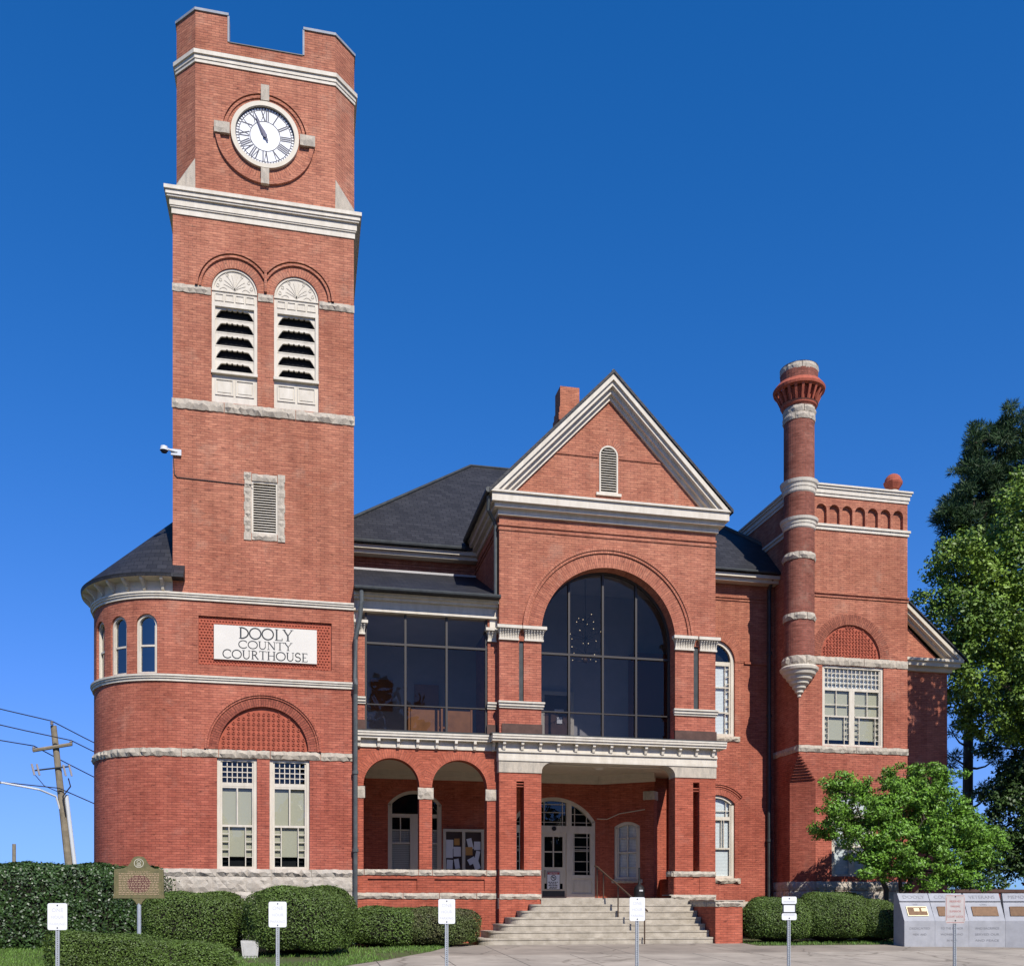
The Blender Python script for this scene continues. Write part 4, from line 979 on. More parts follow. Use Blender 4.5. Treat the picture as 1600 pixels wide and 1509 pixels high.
rock(mb, FP, 5.65, 6.92, 1.28, 1.43, .06, 1.4); mb.cut(); rock(mb, FP, 10.95, 12.42, 1.27, 1.42, .07, 2); wbox(mb, 10.9, 12.42, 27.97, 28.6, 1.40, 1.425)
mb.build('stone_band', 'granite', piers)
mb = MB()
prismp(mb, FP, [(5.63, 4.98), (6.92, 4.98)] + [(6.92 + .34 * (1 - cos(t)), 4.98 + .05 + .28 * sin(t)) for t in np.linspace(0, pi / 2, 9)] + [(7.26, 5.32), (5.63, 5.32)], -.03, .5); mb.cut()
prismp(mb, FP, [(12.42, 5.32), (10.74, 5.32)] + [(11.08 - .34 * (1 - cos(t)), 4.98 + .05 + .28 * sin(t)) for t in np.linspace(0, pi / 2, 9)][::-1] + [(11.08, 4.98), (12.42, 4.98)], -.03, .5)
mb.build('bracket_stone', 'granite', piers)
# entablatures with little brackets
def entab(fn, a, b, lo, cp, n, deep=None, off=0.0):
    mb = MB()
    for z0, z1, d in lo: box(mb, fn, a, b, z0, z1, d, .3)
    for z0, z1, d in ((5.86, 5.93, cp - .06), (5.93, 6.0, cp - .02), (6.0, 6.05, cp)): box(mb, fn, a - (off if a > 3 else 0), b + off, z0, z1, -d, .35)
    e = mb.build('entablature', 'white_paint', CH)
    mb = MB()
    for i in range(n):
        x = a + .15 + (b - a - .3) * i / (n - 1); d0 = lo[-1][2]
        pr = [(d0, 5.60), (d0 - .07, 5.63), (d0 - .09, 5.74), (d0 - .15, 5.78), (d0 - .15, 5.86), (d0, 5.86)]
        for (p, q) in zip(pr[:-1], pr[1:]): mb.poly([fn(x - .04, p[1], p[0]), fn(x + .04, p[1], p[0]), fn(x + .04, q[1], q[0]), fn(x - .04, q[1], q[0])])
        for sg in (-1, 1):
            q = [fn(x + sg * .04, z, d) for d, z in pr]; mb.poly(q if sg < 0 else q[::-1])
        mb.cut()
    mb.build('cornice_bracket', 'white_paint', e)
    return e
entab(FL, XR, 5.66, [(5.62, 5.70, -.05), (5.70, 5.86, -.03)], .24, 8)
entab(FP, 5.62, 12.43, [(5.32, 5.40, -.06), (5.40, 5.57, -.04), (5.57, 5.62, -.09), (5.62, 5.86, -.05)], .30, 13, off=.22)
mb = MB(); wbox(mb, XR, 5.36, YL - .22, YL + .3, 6.052, 6.085); wbox(mb, 5.36, 12.67, 27.72, 28.3, 6.052, 6.085); mb.build('gutter_ledge', 'dark_metal', CH)

# entrance bay, upper storey
arch_h = (6.91, 11.09, 6.10, 11.17, 2.09)
sl = [(6.24, 6.38, 7.06, 8.84, 0), (11.69, 11.86, 7.06, 8.98, 0)]
mb = MB(); panel(mb, FP, XE, 12.40, 6.05, 12.85, [arch_h] + sl, reveals=[.46, .06, .06], n=48)
ff = leftface(XE); mb.poly([ff(32, 6.05, 0), ff(28, 6.05, 0), ff(28, 12.9, 0), ff(32, 12.9, 0)])
ff = rightface(12.40)
for q0, q1, q2, q3 in ((28, 32, 5.32, 12.9), (28, 32, 0, 2.0), (31.8, 32, 2.0, 5.32)): mb.poly([ff(q0, q2, 0), ff(q1, q2, 0), ff(q1, q3, 0), ff(q0, q3, 0)])
wbox(mb, 12.1, 12.38, 28.55, 31.98, 1.3, 2.0)
bay = mb.build('entrance_bay_wall', 'brick', CH)
mb = MB(); ring(mb, FP, 9.0, 2.09, 9.08, 2.09, .40, -.02, .02, 64); mb.build('arch_ring', 'brick', bay)
mb = MB(); ring(mb, FP, 9.0, 2.09, 9.08, 2.09, .50, -.06, .02, 64, t0=.42); ring(mb, FP, 9.0, 2.09, 9.08, 2.09, .58, -.09, .02, 64, t0=.505); mb.build('hood_mould', 'brick', bay)
mb = MB()
for z0, z1, d in ((12.18, 12.24, -.04), (12.05, 12.11, -.03)):
    box(mb, FP, XE - .02, 12.42, z0, z1, d, .02); box(mb, leftface(XE), 32, 28, z0, z1, d, .02)
mb.build('string_course', 'brick', bay)
mb = MB()
for h in sl: fillp(mb, FP, outline(h), .055); mb.cut()
mb.build('slot_panel', 'dark_metal', bay)
mb = MB(); box(mb, FP, 5.72, 6.93, 6.09, 6.40, -.05, .02); mb.cut(); box(mb, FP, 11.07, 12.42, 6.09, 6.40, -.05, .02); mb.build('brownstone_base', 'brownstone', bay)
def capital(mb, fn, a, b, z0, z1):
    h = z1 - z0
    for q in range(8):
        t = q / 8; d = .03 + .11 * t * t; e = .01 + .07 * t * t
        box(mb, fn, a - e, b + e, z0 + h * (.12 + .66 * t), z0 + h * (.12 + .66 * (q + 1) / 8), -d, .03)
    box(mb, fn, a - .03, b + .03, z0, z0 + h * .12, -.06, .03); box(mb, fn, a - .10, b + .10, z0 + h * .78, z1, -.18, .03)
    n = int((b - a) / .075)
    for i in range(n + 1):                                      # fluting
        x = a + (b - a) * i / n
        for q in range(6):
            t = q / 6; d = .045 + .115 * (t + .1) ** 2; box(mb, fn, x - .016, x + .016, z0 + h * (.14 + .62 * t), z0 + h * (.14 + .62 * (q + 1) / 6), -d, 0)
mb = MB()
for a, b in ((5.66, 6.20), (6.42, 6.94), (11.10, 11.66), (11.90, 12.40)):
    capital(mb, FP, a, b, 8.84, 9.25); mb.cut()
mb.build('pilaster_capital', 'white_paint', bay)
mb = MB()
for a, b in ((5.66, 6.95), (11.07, 12.42)):
    for z0, z1, d in ((6.86, 6.92, .04), (6.92, 7.0, .08), (7.0, 7.05, .12)): box(mb, FP, a - d * .4, b + d * .4, z0, z1, -d, .02)
    mb.cut()
mb.build('belt_course', 'white_paint', bay)
# big arched glazing and the gallery glazing
FG = flat(28.44)
def panes(fn, xs, zs, top, d):
    mb = MB()
    for x0_, x1_ in zip(xs[:-1], xs[1:]):
        for z0_, z1_ in zip(zs[:-1], zs[1:]):
            n = 10 if top else 1; tx, tz = random.uniform(-.010, .010), random.uniform(-.012, .012)
            D = lambda x, z: d + (x - x0_ - .5) * tx + (z - z0_ - .8) * tz * .6
            up = [(x0_ + (x1_ - x0_) * i / n, min(z1_, top(x0_ + (x1_ - x0_) * i / n)) if top else z1_) for i in range(n + 1)]
            up = [p for p in up if p[1] > z0_ + .001]
            if len(up) < 2: continue
            o = [(up[0][0], z0_), (up[-1][0], z0_)] + up[::-1]
            mb.poly([fn(a, z, D(a, z)) for a, z in o])
    return mb
mb = panes(FG, [6.91, 7.87, 8.93, 9.99, 11.09], [6.1, 6.9, 8.63, 11.2], lambda x: 9.08 + math.sqrt(max(0, 2.09 ** 2 - (x - 9.0) ** 2)), .03); gl = mb.build('arched_glazing', 'glass_tinted', CH)
mb = MB()
def arch_top(x): return 9.08 + math.sqrt(max(0, 2.09 ** 2 - (x - 9.0) ** 2))
for x in (7.87, 8.93, 9.99): box(mb, FG, x - .03, x + .03, 6.1, arch_top(x) - .01, -.04, .08)
box(mb, FG, 6.91, 11.09, 8.60, 8.66, -.035, .08); box(mb, FG, 6.91, 11.09, 6.88, 6.91, -.03, .08)
box(mb, FG, 6.91, 11.09, 6.10, 6.17, -.042, .08)
ring(mb, FG, 9.0, 2.09, 9.08, 2.09, 0, -.03, .08, 48, t0=-.06); box(mb, FG, 6.91, 6.97, 6.17, 9.08, -.03, .08); box(mb, FG, 11.03, 11.09, 6.17, 9.08, -.03, .08)
mb.build('mullion', 'bronze_mullion', gl)
FGL = flat(28.38)
mb = panes(FGL, [1.78, 2.95, 4.15, 5.36], [6.1, 6.88, 8.63, 9.5], None, .02); gg = mb.build('gallery_glazing', 'glass_tinted', CH)
mb = MB()
for x in (2.95, 4.15): box(mb, FGL, x - .03, x + .03, 6.1, 9.5, -.04, .07)
box(mb, FGL, 1.78, 5.36, 8.60, 8.66, -.035, .07); box(mb, FGL, 1.78, 5.36, 6.86, 6.89, -.03, .07); box(mb, FGL, 1.78, 5.36, 6.09, 6.16, -.042, .07)
for x in (1.78, 5.30): box(mb, FGL, x, x + .06, 6.16, 9.5, -.03, .07)
mb.build('mullion', 'bronze_mullion', gg)
FGA = flat(28.3)
mb = MB()
box(mb, FGA, XR, 1.78, 6.4, 9.2, 0, .4); mb.cut(); box(mb, FGA, 5.36, XE, 6.4, 9.5, 0, .4)
gp = mb.build('gallery_post', 'brick', CH)
mb = MB()
for a, b in ((XR + .03, 1.76), (5.38, XE - .06)): capital(mb, FGA, a, b, 8.84, 9.22); mb.cut()
mb.build('pilaster_capital', 'white_paint', gp)
mb = MB()
for a, b in ((XR, 1.80), (5.34, XE - .03)):
    for z0, z1, d in ((6.86, 6.92, .04), (6.92, 7.0, .08), (7.0, 7.05, .12)): box(mb, FGA, a, b, z0, z1, -d, .02)
    mb.cut()
mb.build('belt_course', 'white_paint', gp)
mb = MB(); box(mb, FGA, XR, 1.8, 6.09, 6.4, -.03, .3); mb.cut(); box(mb, FGA, 5.34, XE, 6.09, 6.4, -.03, .3); mb.build('brownstone_base', 'brownstone', gp)
mb = MB()
box(mb, FGA, XR, XE - .002, 9.50, 9.56, -.10, .3)
for i in range(56):
    x = XR + .01 + i * .0745; box(mb, FGA, x, x + .064, 9.56, 9.82, -.05, .3)
box(mb, FGA, XR, XE - .002, 9.56, 9.82, -.04, .3); box(mb, FGA, XR, XE - .002, 9.82, 9.90, -.16, .3); box(mb, FGA, XR, XE - .002, 9.90, 10.02, -.26, .3)
box(mb, FGA, XR, 1.66, 9.22, 9.5, .0, .3); box(mb, FGA, 5.42, XE - .003, 9.22, 9.5, -.02, .3)
mb.build('gallery_frieze', 'white_paint', CH)
mb = MB()
for y, z in ((27.84, 10.06),): mb.poly([(XR - .0, y, z), (XE, y, z), (XE, 32.0, 11.98), (XR, 32.0, 11.98)]); mb.poly([(XR, y, z - .07), (XE, y, z - .07), (XE, y, z), (XR, y, z)]); mb.poly([(XE, y, z - .07), (XR, y, z - .07), (XR, 28.4, z - .07), (XE, 28.4, z - .07)])
gr = mb.build('gallery_roof', 'slate', CH)
mb = MB(); tube(mb, [(XR, 27.80, 10.03), (XE, 27.80, 10.03)], .06, 8); mb.build('gutter', 'dark_metal', gr)
# rooms behind the dark glass
mb = MB()
wbox(mb, XR + .01, 12.38, 28.6, 31.98, 6.0, 6.04)
mb.poly([(XR, 31.9, 6), (12.4, 31.9, 6), (12.4, 31.9, 12), (XR, 31.9, 12)])
wbox(mb, 5.665, 5.7, 28.6, 31.9, 6, 12)
wbox(mb, XR, 12.38, 28.6, 31.98, 11.3, 11.4) if False else None
mb.poly([(5.7, 28.5, 11.6), (5.7, 31.9, 11.6), (12.38, 31.9, 11.6), (12.38, 28.5, 11.6)]); mb.poly([(XR, 28.5, 9.6), (XR, 31.9, 9.6), (5.6, 31.9, 9.6), (5.6, 28.5, 9.6)])
mb.build('interior_shell', 'room_wall', CH)
mb = MB(); wbox(mb, 10.9, 12.3, 31.3, 31.8, 6.05, 9.6); mb.build('interior_pier', 'room_red', CH)
mb = MB(); wbox(mb, 7.95, 8.85, 31.80, 31.88, 6.05, 8.15); idr = mb.build('interior_door', 'brownstone', CH)
mb = MB(); wbox(mb, 7.83, 7.95, 31.76, 31.89, 6.05, 8.27); wbox(mb, 8.85, 8.97, 31.76, 31.89, 6.05, 8.27); wbox(mb, 7.95, 8.85, 31.76, 31.89, 8.15, 8.27); mb.build('door_frame', 'cream_paint', idr)
mb = MB(); wbox(mb, 8.3, 8.62, 31.77, 31.80, 7.55, 7.68); wbox(mb, 8.38, 8.56, 31.77, 31.80, 7.2, 7.42); mb.build('door_notice', 'paper', idr)
mb = MB(); wbox(mb, 2.2, 2.9, 31.82, 31.88, 7.4, 8.4); mb.cut(); wbox(mb, 3.6, 4.4, 31.82, 31.88, 7.5, 8.3); mb.build('picture_frame', 'wood_orange', CH)

# main block wall and hip roof
mb = MB()
uw = (13.40, 14.90, 7.03, 10.40, .75); lw2 = (13.55, 14.90, 2.06, 4.98, .30)
panel(mb, FW, 12.40, 16.40, 0, 12.5, [uw, lw2], reveals=[.2, .16], n=32)
mb.poly([(XR, 32, 9.5), (XE, 32, 9.5), (XE, 32, 12.5), (XR, 32, 12.5)])
mb.poly([(XL, 33, 0), (XL, 42, 0), (XL, 42, 12.5), (XL, 33, 12.5)]); mb.poly([(XL, 42, 0), (21, 42, 0), (21, 42, 12.5), (XL, 42, 12.5)][::-1]); mb.poly([(21, 34, 0), (21, 42, 0), (21, 42, 12.5), (21, 34, 12.5)])
main = mb.build('main_wall', 'brick', CH)
mb = MB(); ring(mb, FW, 14.15, .75, 9.65, .75, .34, -.02, .02, 32); mb.cut(); ring(mb, FW, 14.225, .675, 4.68, .30, .2, -.015, .02, 20); mb.build('arch_ring', 'brick', main)
mb = MB()
for k in range(3): ring(mb, FW, 14.225, .675, 4.68, .30, .25 + .07 * k, -.03 - .02 * k, .02, 20, t0=.2 + .07 * k + .012)
for z0, z1, d in ((11.90, 11.95, -.04), (11.80, 11.85, -.03)): box(mb, FW, 12.42, 16.38, z0, z1, d, .02); box(mb, FW, XR, XE, z0 + .34, z1 + .34, d, .02)
box(mb, FW, 15.25, 16.38, 9.60, 9.68, -.06, .02); 
mb.build('string_course', 'brick', main)
mb = MB(); rock(mb, FW, 13.3, 15.1, 6.86, 7.03, .08, 2); mb.cut(); rock(mb, FW, 13.3, 15.12, 1.88, 2.06, .09, 2); mb.cut(); rock(mb, FW, 12.45, 16.35, 1.0, 1.25, .05, 1.2); mb.build('window_sill', 'granite', main)
a, b = uw[0], uw[1]; sc = 14.15
window(FW, uw, .06, .13, [(a + .13, b - .13, 9.52, 9.66), (a + .13, b - .13, 7.86, 7.90), (a + .13, b - .13, 8.74, 8.78), (b - .33, b - .31, 7.1, 9.5), (a + .31, a + .33, 7.1, 9.5)] + [(b - .33, b - .17, z, z + .02) for z in np.linspace(7.3, 9.4, 9)]
       + [(sc + .0 - .01, sc + .01, 9.66, 10.3)], blinds=[(a + .13, b - .13, 7.1, 9.52, 'blind_white')], sash=.05)
a, b = lw2[0], lw2[1]
window(FW, lw2, .06, .11, [(a + .11, b - .11, 4.10, 4.22), (a + .11, b - .11, 3.08, 3.13), (b - .38, b - .36, 3.1, 4.15), (b - .47, b - .45, 3.1, 4.15), (b - .3, b - .28, 4.2, 4.8), (a + .11, b - .11, 4.42, 4.44)], blinds=[(a + .12, b - .12, 2.1, 4.86, 'blind_white')], sash=.05)
ev = [(.38, 31.45), (18.2, 31.45), (18.2, 41.8), (.38, 41.8)]; ZE = 12.72
rl, rr_ = (6.24, 36.4, 17.65), (12.3, 36.4, 17.65)
P = [(x, y, ZE) for x, y in ev]
mb = MB(); mb.poly([P[0], P[1], rr_, rl]); mb.poly([P[1], P[2], rr_]); mb.poly([P[2], P[3], rl, rr_]); mb.poly([P[3], P[0], rl])
for i in range(4): a, b = P[i], P[(i + 1) % 4]; mb.poly([(a[0], a[1], ZE - .08), (b[0], b[1], ZE - .08), b, a])
# roof of the entrance gable running back into it
GX, GZ, YG = 9.0, 16.86, 27.52
for sx, xe in ((-1, 5.27), (1, 12.78)):
    A = (xe, YG, 13.05); B = (GX, YG, GZ); C = (GX, 36.6, GZ); D_ = (xe, 33.4, 13.05)
    q = [A, B, C, D_] if sx < 0 else [B, A, D_, C]
    mb.poly(q if sx > 0 else q[::-1]); 
    A2 = (xe, YG, 12.95); B2 = (GX, YG, GZ - .1); mb.poly([A2, B2, B, A] if sx < 0 else [B2, A2, A, B]); mb.poly([A2, A, D_, (xe, 33.4, 12.95)])
roof = mb.build('slate_roof', 'slate', CH)
mb = MB(); tube(mb, [(.38, 31.45, ZE + .03), rl, rr_, (18.2, 31.45, ZE + .03)], .07, 6); tube(mb, [(GX, YG + .05, GZ - .02), (GX, 36.4, GZ - .02)], .05, 6); mb.build('ridge_cap', 'dark_metal', roof)
mb = MB(); tube(mb, [(.4, 31.42, ZE - .03), (5.2, 31.42, ZE - .03)], .07, 8); mb.cut(); tube(mb, [(12.8, 31.42, ZE - .03), (16.2, 31.42, ZE - .03)], .05, 8); mb.cut(); tube(mb, [(5.24, YG + .02, 13.0), (5.24, 31.6, 13.0)], .08, 8); mb.build('gutter', 'dark_metal', roof)
mb = MB()
for a, b in ((XR, XE), (12.40, 16.38)):
    wbox(mb, a, b, 31.5, 31.98, 12.50, 12.62); wbox(mb, a, b, 31.62, 31.985, 12.38, 12.50); mb.cut()
mb.build('eave_soffit', 'cream_paint', roof)
# gable front
mb = MB()
F0 = flat(27.98)
mb.poly([F0(5.66, 12.9, 0), F0(12.38, 12.9, 0), F0(9.0, 16.35, 0)], [(5.66, 12.9), (12.38, 12.9), (9, 16.35)])
gv = (8.68, 9.26, 13.38, 14.80, .29)
gable = None
mb = MB(); 
# gable wall with the round-headed vent opening: left and right pieces plus a top
def gz_line(x): return 12.9 + (3.45 / 3.36) * (3.36 - abs(x - 9.0) * 1.0)
xs = [5.66, 8.68] + [8.68 + .58 * i / 12 for i in range(1, 13)] + [12.34]
for x0_, x1_ in zip(xs[:-1], xs[1:]):
    za, zb = gz_line(x0_), gz_line(x1_); inside = x0_ >= 8.679 and x1_ <= 9.261
    if inside:
        ta = 14.51 + math.sqrt(max(0, .29 ** 2 - (x0_ - 8.97) ** 2)); tb = 14.51 + math.sqrt(max(0, .29 ** 2 - (x1_ - 8.97) ** 2))
        pk = [F0(9.0, gz_line(9.0), 0)] if x0_ < 9.0 < x1_ else []
        mb.poly([F0(x0_, ta, 0), F0(x1_, tb, 0), F0(x1_, zb, 0)] + pk + [F0(x0_, za, 0)]); mb.poly([F0(x0_, 12.9, 0), F0(x1_, 12.9, 0), F0(x1_, 13.38, 0), F0(x0_, 13.38, 0)])
        mb.poly([F0(x0_, ta, 0), F0(x0_, ta, .12), F0(x1_, tb, .12), F0(x1_, tb, 0)])
    else: mb.poly([F0(x0_, 12.9, 0), F0(x1_, 12.9, 0), F0(x1_, zb, 0), F0(x0_, za, 0)])
box(mb, F0, 7.0, 8.64, 14.42, 14.46, -.03, .02); box(mb, F0, 9.30, 11.0, 14.42, 14.46, -.03, .02)
ring(mb, F0, 8.97, .29, 14.51, .29, .22, -.012, .02, 20)
gable = mb.build('gable_wall', 'brick', CH)
gvp = MB(); box(gvp, F0, 8.58, 9.36, 13.30, 13.38, -.06, .1); gv_o = gvp.build('gable_vent', 'white_paint', CH)
louvres(F0, 8.68, 9.26, 13.38, 14.80, .02, 18, gv_o, rise=.29, fw=.045)
mb = MB()
for z0, z1, y in ((12.46, 12.62, 27.90), (12.62, 12.74, 27.74), (12.74, 12.98, 27.62), (12.98, 13.04, 27.56)):
    e = 28 - y; wbox(mb, XE - e * .8 + .02, 12.40 + e * .8 - .02, y, 28.02 - .0, z0, z1)
    for x0_, x1_ in ((XE - e * .8 + .022, XE - .002), (12.402, 12.40 + e * .8 - .022)): wbox(mb, x0_, x1_, 28.02, 32, z0, z1 - (.08 if z1 > 13 else 0.002))
def rake(y, t0, t1, yb):
    f = flat(y); dx = 3.72; k = (GZ - 13.05) / 3.73
    for sx in (-1, 1):
        # thickness measured straight down
        p = [(GX + sx * 3.73, 13.05 - t0), (GX, GZ - t0), (GX, GZ - t1), (GX + sx * (3.73 - (max(0, t1 - 0.0)) / k * .98), 13.05 - .0 + .0)]
        xe = GX + sx * (GZ - t1 - 13.045) / k
        p = [(GX + sx * (GZ - t0 - 13.045) / k, 13.045), (GX, GZ - t0), (GX, GZ - t1), (xe, 13.045)]
        prismp(mb, f, p if sx > 0 else p[::-1], 0, yb - y)
rake(27.56, .10, .28, 28.0); rake(27.64, .28, .42, 28.0); rake(27.78, .42, .58, 28.0); rake(27.90, .58, .72, 28.0)
mb.build('gable_cornice', 'white_paint', gable)
# chimney behind the gable
mb = MB(); cxm, cym = 10.56, 38.4
for z0, z1, d in ((16.0, 20.3, 0), (20.3, 20.42, .03), (20.42, 20.56, .06), (20.56, 20.85, .10), (20.85, 21.1, .06), (21.1, 21.95, .02)): wbox(mb, cxm - .38 - d, cxm + .38 + d, cym - .38 - d, cym + .38 + d, z0, z1)
mb.build('chimney', 'brick_orange', CH)

# ---------------------------------------------------------------- right tower, turret and wing
TX0, TX1, TY = 16.38, 20.48, 30.2; FR = flat(TY)
rw = (17.25, 19.56, 6.52, 9.26, 0)
rt = (17.20, 19.42, 9.55, 10.66, 1.10)
ar = [(17.16 + .483 * i - .19 + .06, 17.16 + .483 * i + .19 + .06, 14.03, 14.70, .19) for i in range(7)]
mb = MB()
panel(mb, FR, TX0, TX1, 6.3, 15.2, [rw, rt] + ar, reveals=[.14, .06] + [.12] * 7, backs=[None, None] + [.12] * 7, n=20)
gwin = (17.6, 19.2, 2.1, 4.95, .4)
panel(mb, FR, TX0 + .62, TX1, 0, 6.3, [gwin], reveal=.15, n=20)
mb.poly([(TX0, TY + .62, 0), (TX0 + .62, TY, 0), (TX0 + .62, TY, 5.38), (TX0, TY + .62, 5.38)])
lf = leftface(TX0); mb.poly([lf(34.6, 0, 0), lf(TY + .62, 0, 0), lf(TY + .62, 6.3, 0), lf(34.6, 6.3, 0)]); mb.poly([lf(34.6, 6.3, 0), lf(TY, 6.3, 0), lf(TY, 15.2, 0), lf(34.6, 15.2, 0)])
rf = rightface(TX1); mb.poly([rf(TY, 0, 0), rf(34.6, 0, 0), rf(34.6, 15.2, 0), rf(TY, 15.2, 0)]); mb.poly([(TX1, 34.6, 0), (TX0, 34.6, 0), (TX0, 34.6, 15.2), (TX1, 34.6, 15.2)])
for k in range(10):                                             # stepped corbels fill the canted corner
    z0 = 5.38 + .092 * k; c_ = .62 - .062 * (k + 1); zz = z0 + .092
    A, B, C_ = (TX0, TY + c_), (TX0 + c_, TY), (TX0 + .62, TY); Dd = (TX0, TY + .62)
    mb.poly([(*A, z0), (*B, z0), (*B, zz), (*A, zz)]); mb.poly([(*Dd, z0), (*A, z0), (*A, zz), (*Dd, zz)]); mb.poly([(*B, z0), (*C_, z0), (*C_, zz), (*B, zz)]); mb.poly([(*Dd, z0), (*C_, z0), (*B, z0), (*A, z0)])
rtw = mb.build('square_tower_wall', 'brick', CH)
sqr = [(TX0, 34.6), (TX0, TY), (TX1, TY), (TX1, 34.6)]
mb = MB()
for z0, z1, d in ((14.95, 15.05, .03), (15.05, 15.2, .06), (15.2, 15.28, .10), (15.28, 15.34, .14)): prism(mb, offs(sqr, d), z0, z1)
for z0, z1, d in ((13.82, 13.93, .04), (13.93, 14.01, .08)): prism(mb, offs(sqr, d), z0, z1, caps=True)
mb.build('tower_cornice', 'white_paint', rtw)
mb = MB()
for z0, z1, d in ((11.66, 11.72, -.05), (11.55, 11.60, -.035)): box(mb, FR, TX0, TX1 + .03, z0, z1, d, .02)
mb.build('string_course', 'brick', rtw)
mb = MB(); ring(mb, FR, 18.31, 1.11, 9.55, 1.11, .36, -.02, .02, 40); mb.build('arch_ring', 'brick_arch', rtw)
tympanum(FR, rt, .055, rtw, .12, .045)
mb = MB(); rock(mb, FR, 16.9, TX1 + .01, 9.27, 9.53, .06, 1.6); mb.cut(); rock(mb, FR, TX0 - .02, TX1 + .03, 6.29, 6.51, .07, 2.0); rock(mb, lf, 33.9, TY, 6.29, 6.51, .06, 2) if False else None
f2 = linf((TX0, 32.0), (TX0, TY)); rock(mb, f2, 0, 1.8, 6.29, 6.51, .06, 1.8)
mb.build('stone_band', 'granite', rtw)
mb = MB()
rock(mb, FR, TX0 + .6, TX1, 1.62, 1.92, .06, 1.2); rock(mb, linf((TX0, TY + .62), (TX0 + .62, TY)), 0, .877, 1.62, 1.92, .05, 1); rock(mb, linf((TX0, 32), (TX0, TY + .62)), 0, 1.18, 1.62, 1.92, .05, 1.3)
for z in (.1, .6, 1.1): rock(mb, FR, TX0 + .6, TX1, z, z + .5, .04, .9); rock(mb, linf((TX0, TY + .62), (TX0 + .62, TY)), 0, .877, z, z + .5, .04, .9); rock(mb, linf((TX0, 32), (TX0, TY + .62)), 0, 1.18, z, z + .5, .04, .9)
mb.build('stone_base', 'granite_base', rtw)
a, b = rw[0], rw[1]; m_ = (a + b) / 2
bars = [(a + .08, b - .08, 8.42, 8.52), (m_ - .10, m_ + .10, 6.6, 8.42)]
for i in range(1, 14): x = a + .1 + (b - a - .2) * i / 14; bars.append((x - .012, x + .012, 8.5, 9.18))
for j in range(1, 4): z = 8.52 + .165 * j; bars.append((a + .1, b - .1, z - .012, z + .012))
for x0_, x1_ in ((a + .12, m_ - .13), (m_ + .13, b - .12)):
    w_ = x1_ - x0_; bars += [(x0_, x1_, 7.52, 7.57), ((x0_ + x1_) / 2 - .012, (x0_ + x1_) / 2 + .012, 7.57, 8.42), (x0_, x1_, 7.93, 7.955), (x0_ + .14, x0_ + .16, 6.6, 7.52), (x1_ - .16, x1_ - .14, 6.6, 7.52)]
    for z in (6.75, 6.95, 7.15, 7.35): bars += [(x0_, x0_ + .14, z - .008, z + .008), (x1_ - .14, x1_, z - .008, z + .008)]
window(FR, rw, .05, .09, bars, blinds=[(a + .1, b - .1, 6.75, 8.42, 'blind_beige'), (a + .1, b - .1, 8.5, 9.2, 'blind_white')], sash=.045, glass='glass_clear')
window(FR, gwin, .05, .10, [(18.3, 18.5, 2.1, 4.2), (17.7, 19.1, 4.1, 4.22), (17.7, 19.1, 3.1, 3.15)], blinds=[(17.7, 19.1, 2.1, 4.9, 'blind_white')], sash=.05)
# round corner turret rising into a chimney
tc_ = (TX0 + .02, TY + .02)
mb = MB(); lathe(mb, tc_, [(.50, 9.52), (.50, 17.6)], 36); 
lathe(mb, tc_, [(.52, 18.0), (.56, 18.08), (.62, 18.16)], 36); lathe(mb, tc_, [(.60, 18.9), (.62, 19.22)], 36)
tur = mb.build('turret', 'brick_turret', CH)
mb = MB(); lathe(mb, tc_, [(.02, 8.20), (.07, 8.25), (.06, 8.33), (.14, 8.38), (.14, 8.45), (.22, 8.52), (.23, 8.60), (.32, 8.67), (.33, 8.75), (.42, 8.81), (.44, 8.90), (.53, 8.96), (.56, 9.05), (.62, 9.10), (.64, 9.18), (.58, 9.24), (.5, 9.25)], 40)
mb.build('moulded_pendant', 'white_paint', tur)
def rough_ring(mb, c, r, z0, z1, p): rock(mb, cylf(c, r), -pi * r, pi * r, z0, z1, p, .55)
mb = MB()
for z0, z1, p in ((9.25, 9.55, .07), (10.77, 11.0, .07), (12.82, 13.05, .07), (17.55, 17.78, .05), (17.79, 18.02, .05)):
    rough_ring(mb, tc_, .50, z0, z1, p)
    if z0 != 17.55: mb.cut()
rough_ring(mb, tc_, .60, 19.2, 19.42, .04); lathe(mb, tc_, [(.63, 19.42), (.4, 19.47), (0, 19.47)], 32)
mb.build('stone_band', 'granite', tur)
mb = MB()
for z0, z1 in ((13.86, 14.24), (15.08, 15.52)):
    h = z1 - z0; lathe(mb, tc_, [(.5, z0), (.53, z0 + h * .1), (.54, z0 + h * .35), (.56, z0 + h * .4), (.57, z0 + h * .6), (.61, z0 + h * .72), (.63, z0 + h * .95), (.57, z1), (.5, z1)], 40); mb.cut()
mb.build('belt_course', 'white_paint', tur)
mb = MB()
lathe(mb, tc_, [(.52, 18.02), (.58, 18.08), (.60, 18.16), (.55, 18.2)], 40); lathe(mb, tc_, [(.5, 18.16), (.62, 18.6)], 40)
lathe(mb, tc_, [(.72, 18.58), (.84, 18.62), (.86, 18.70), (.82, 18.76), (.78, 18.8), (.74, 18.86), (.62, 18.9)], 40)
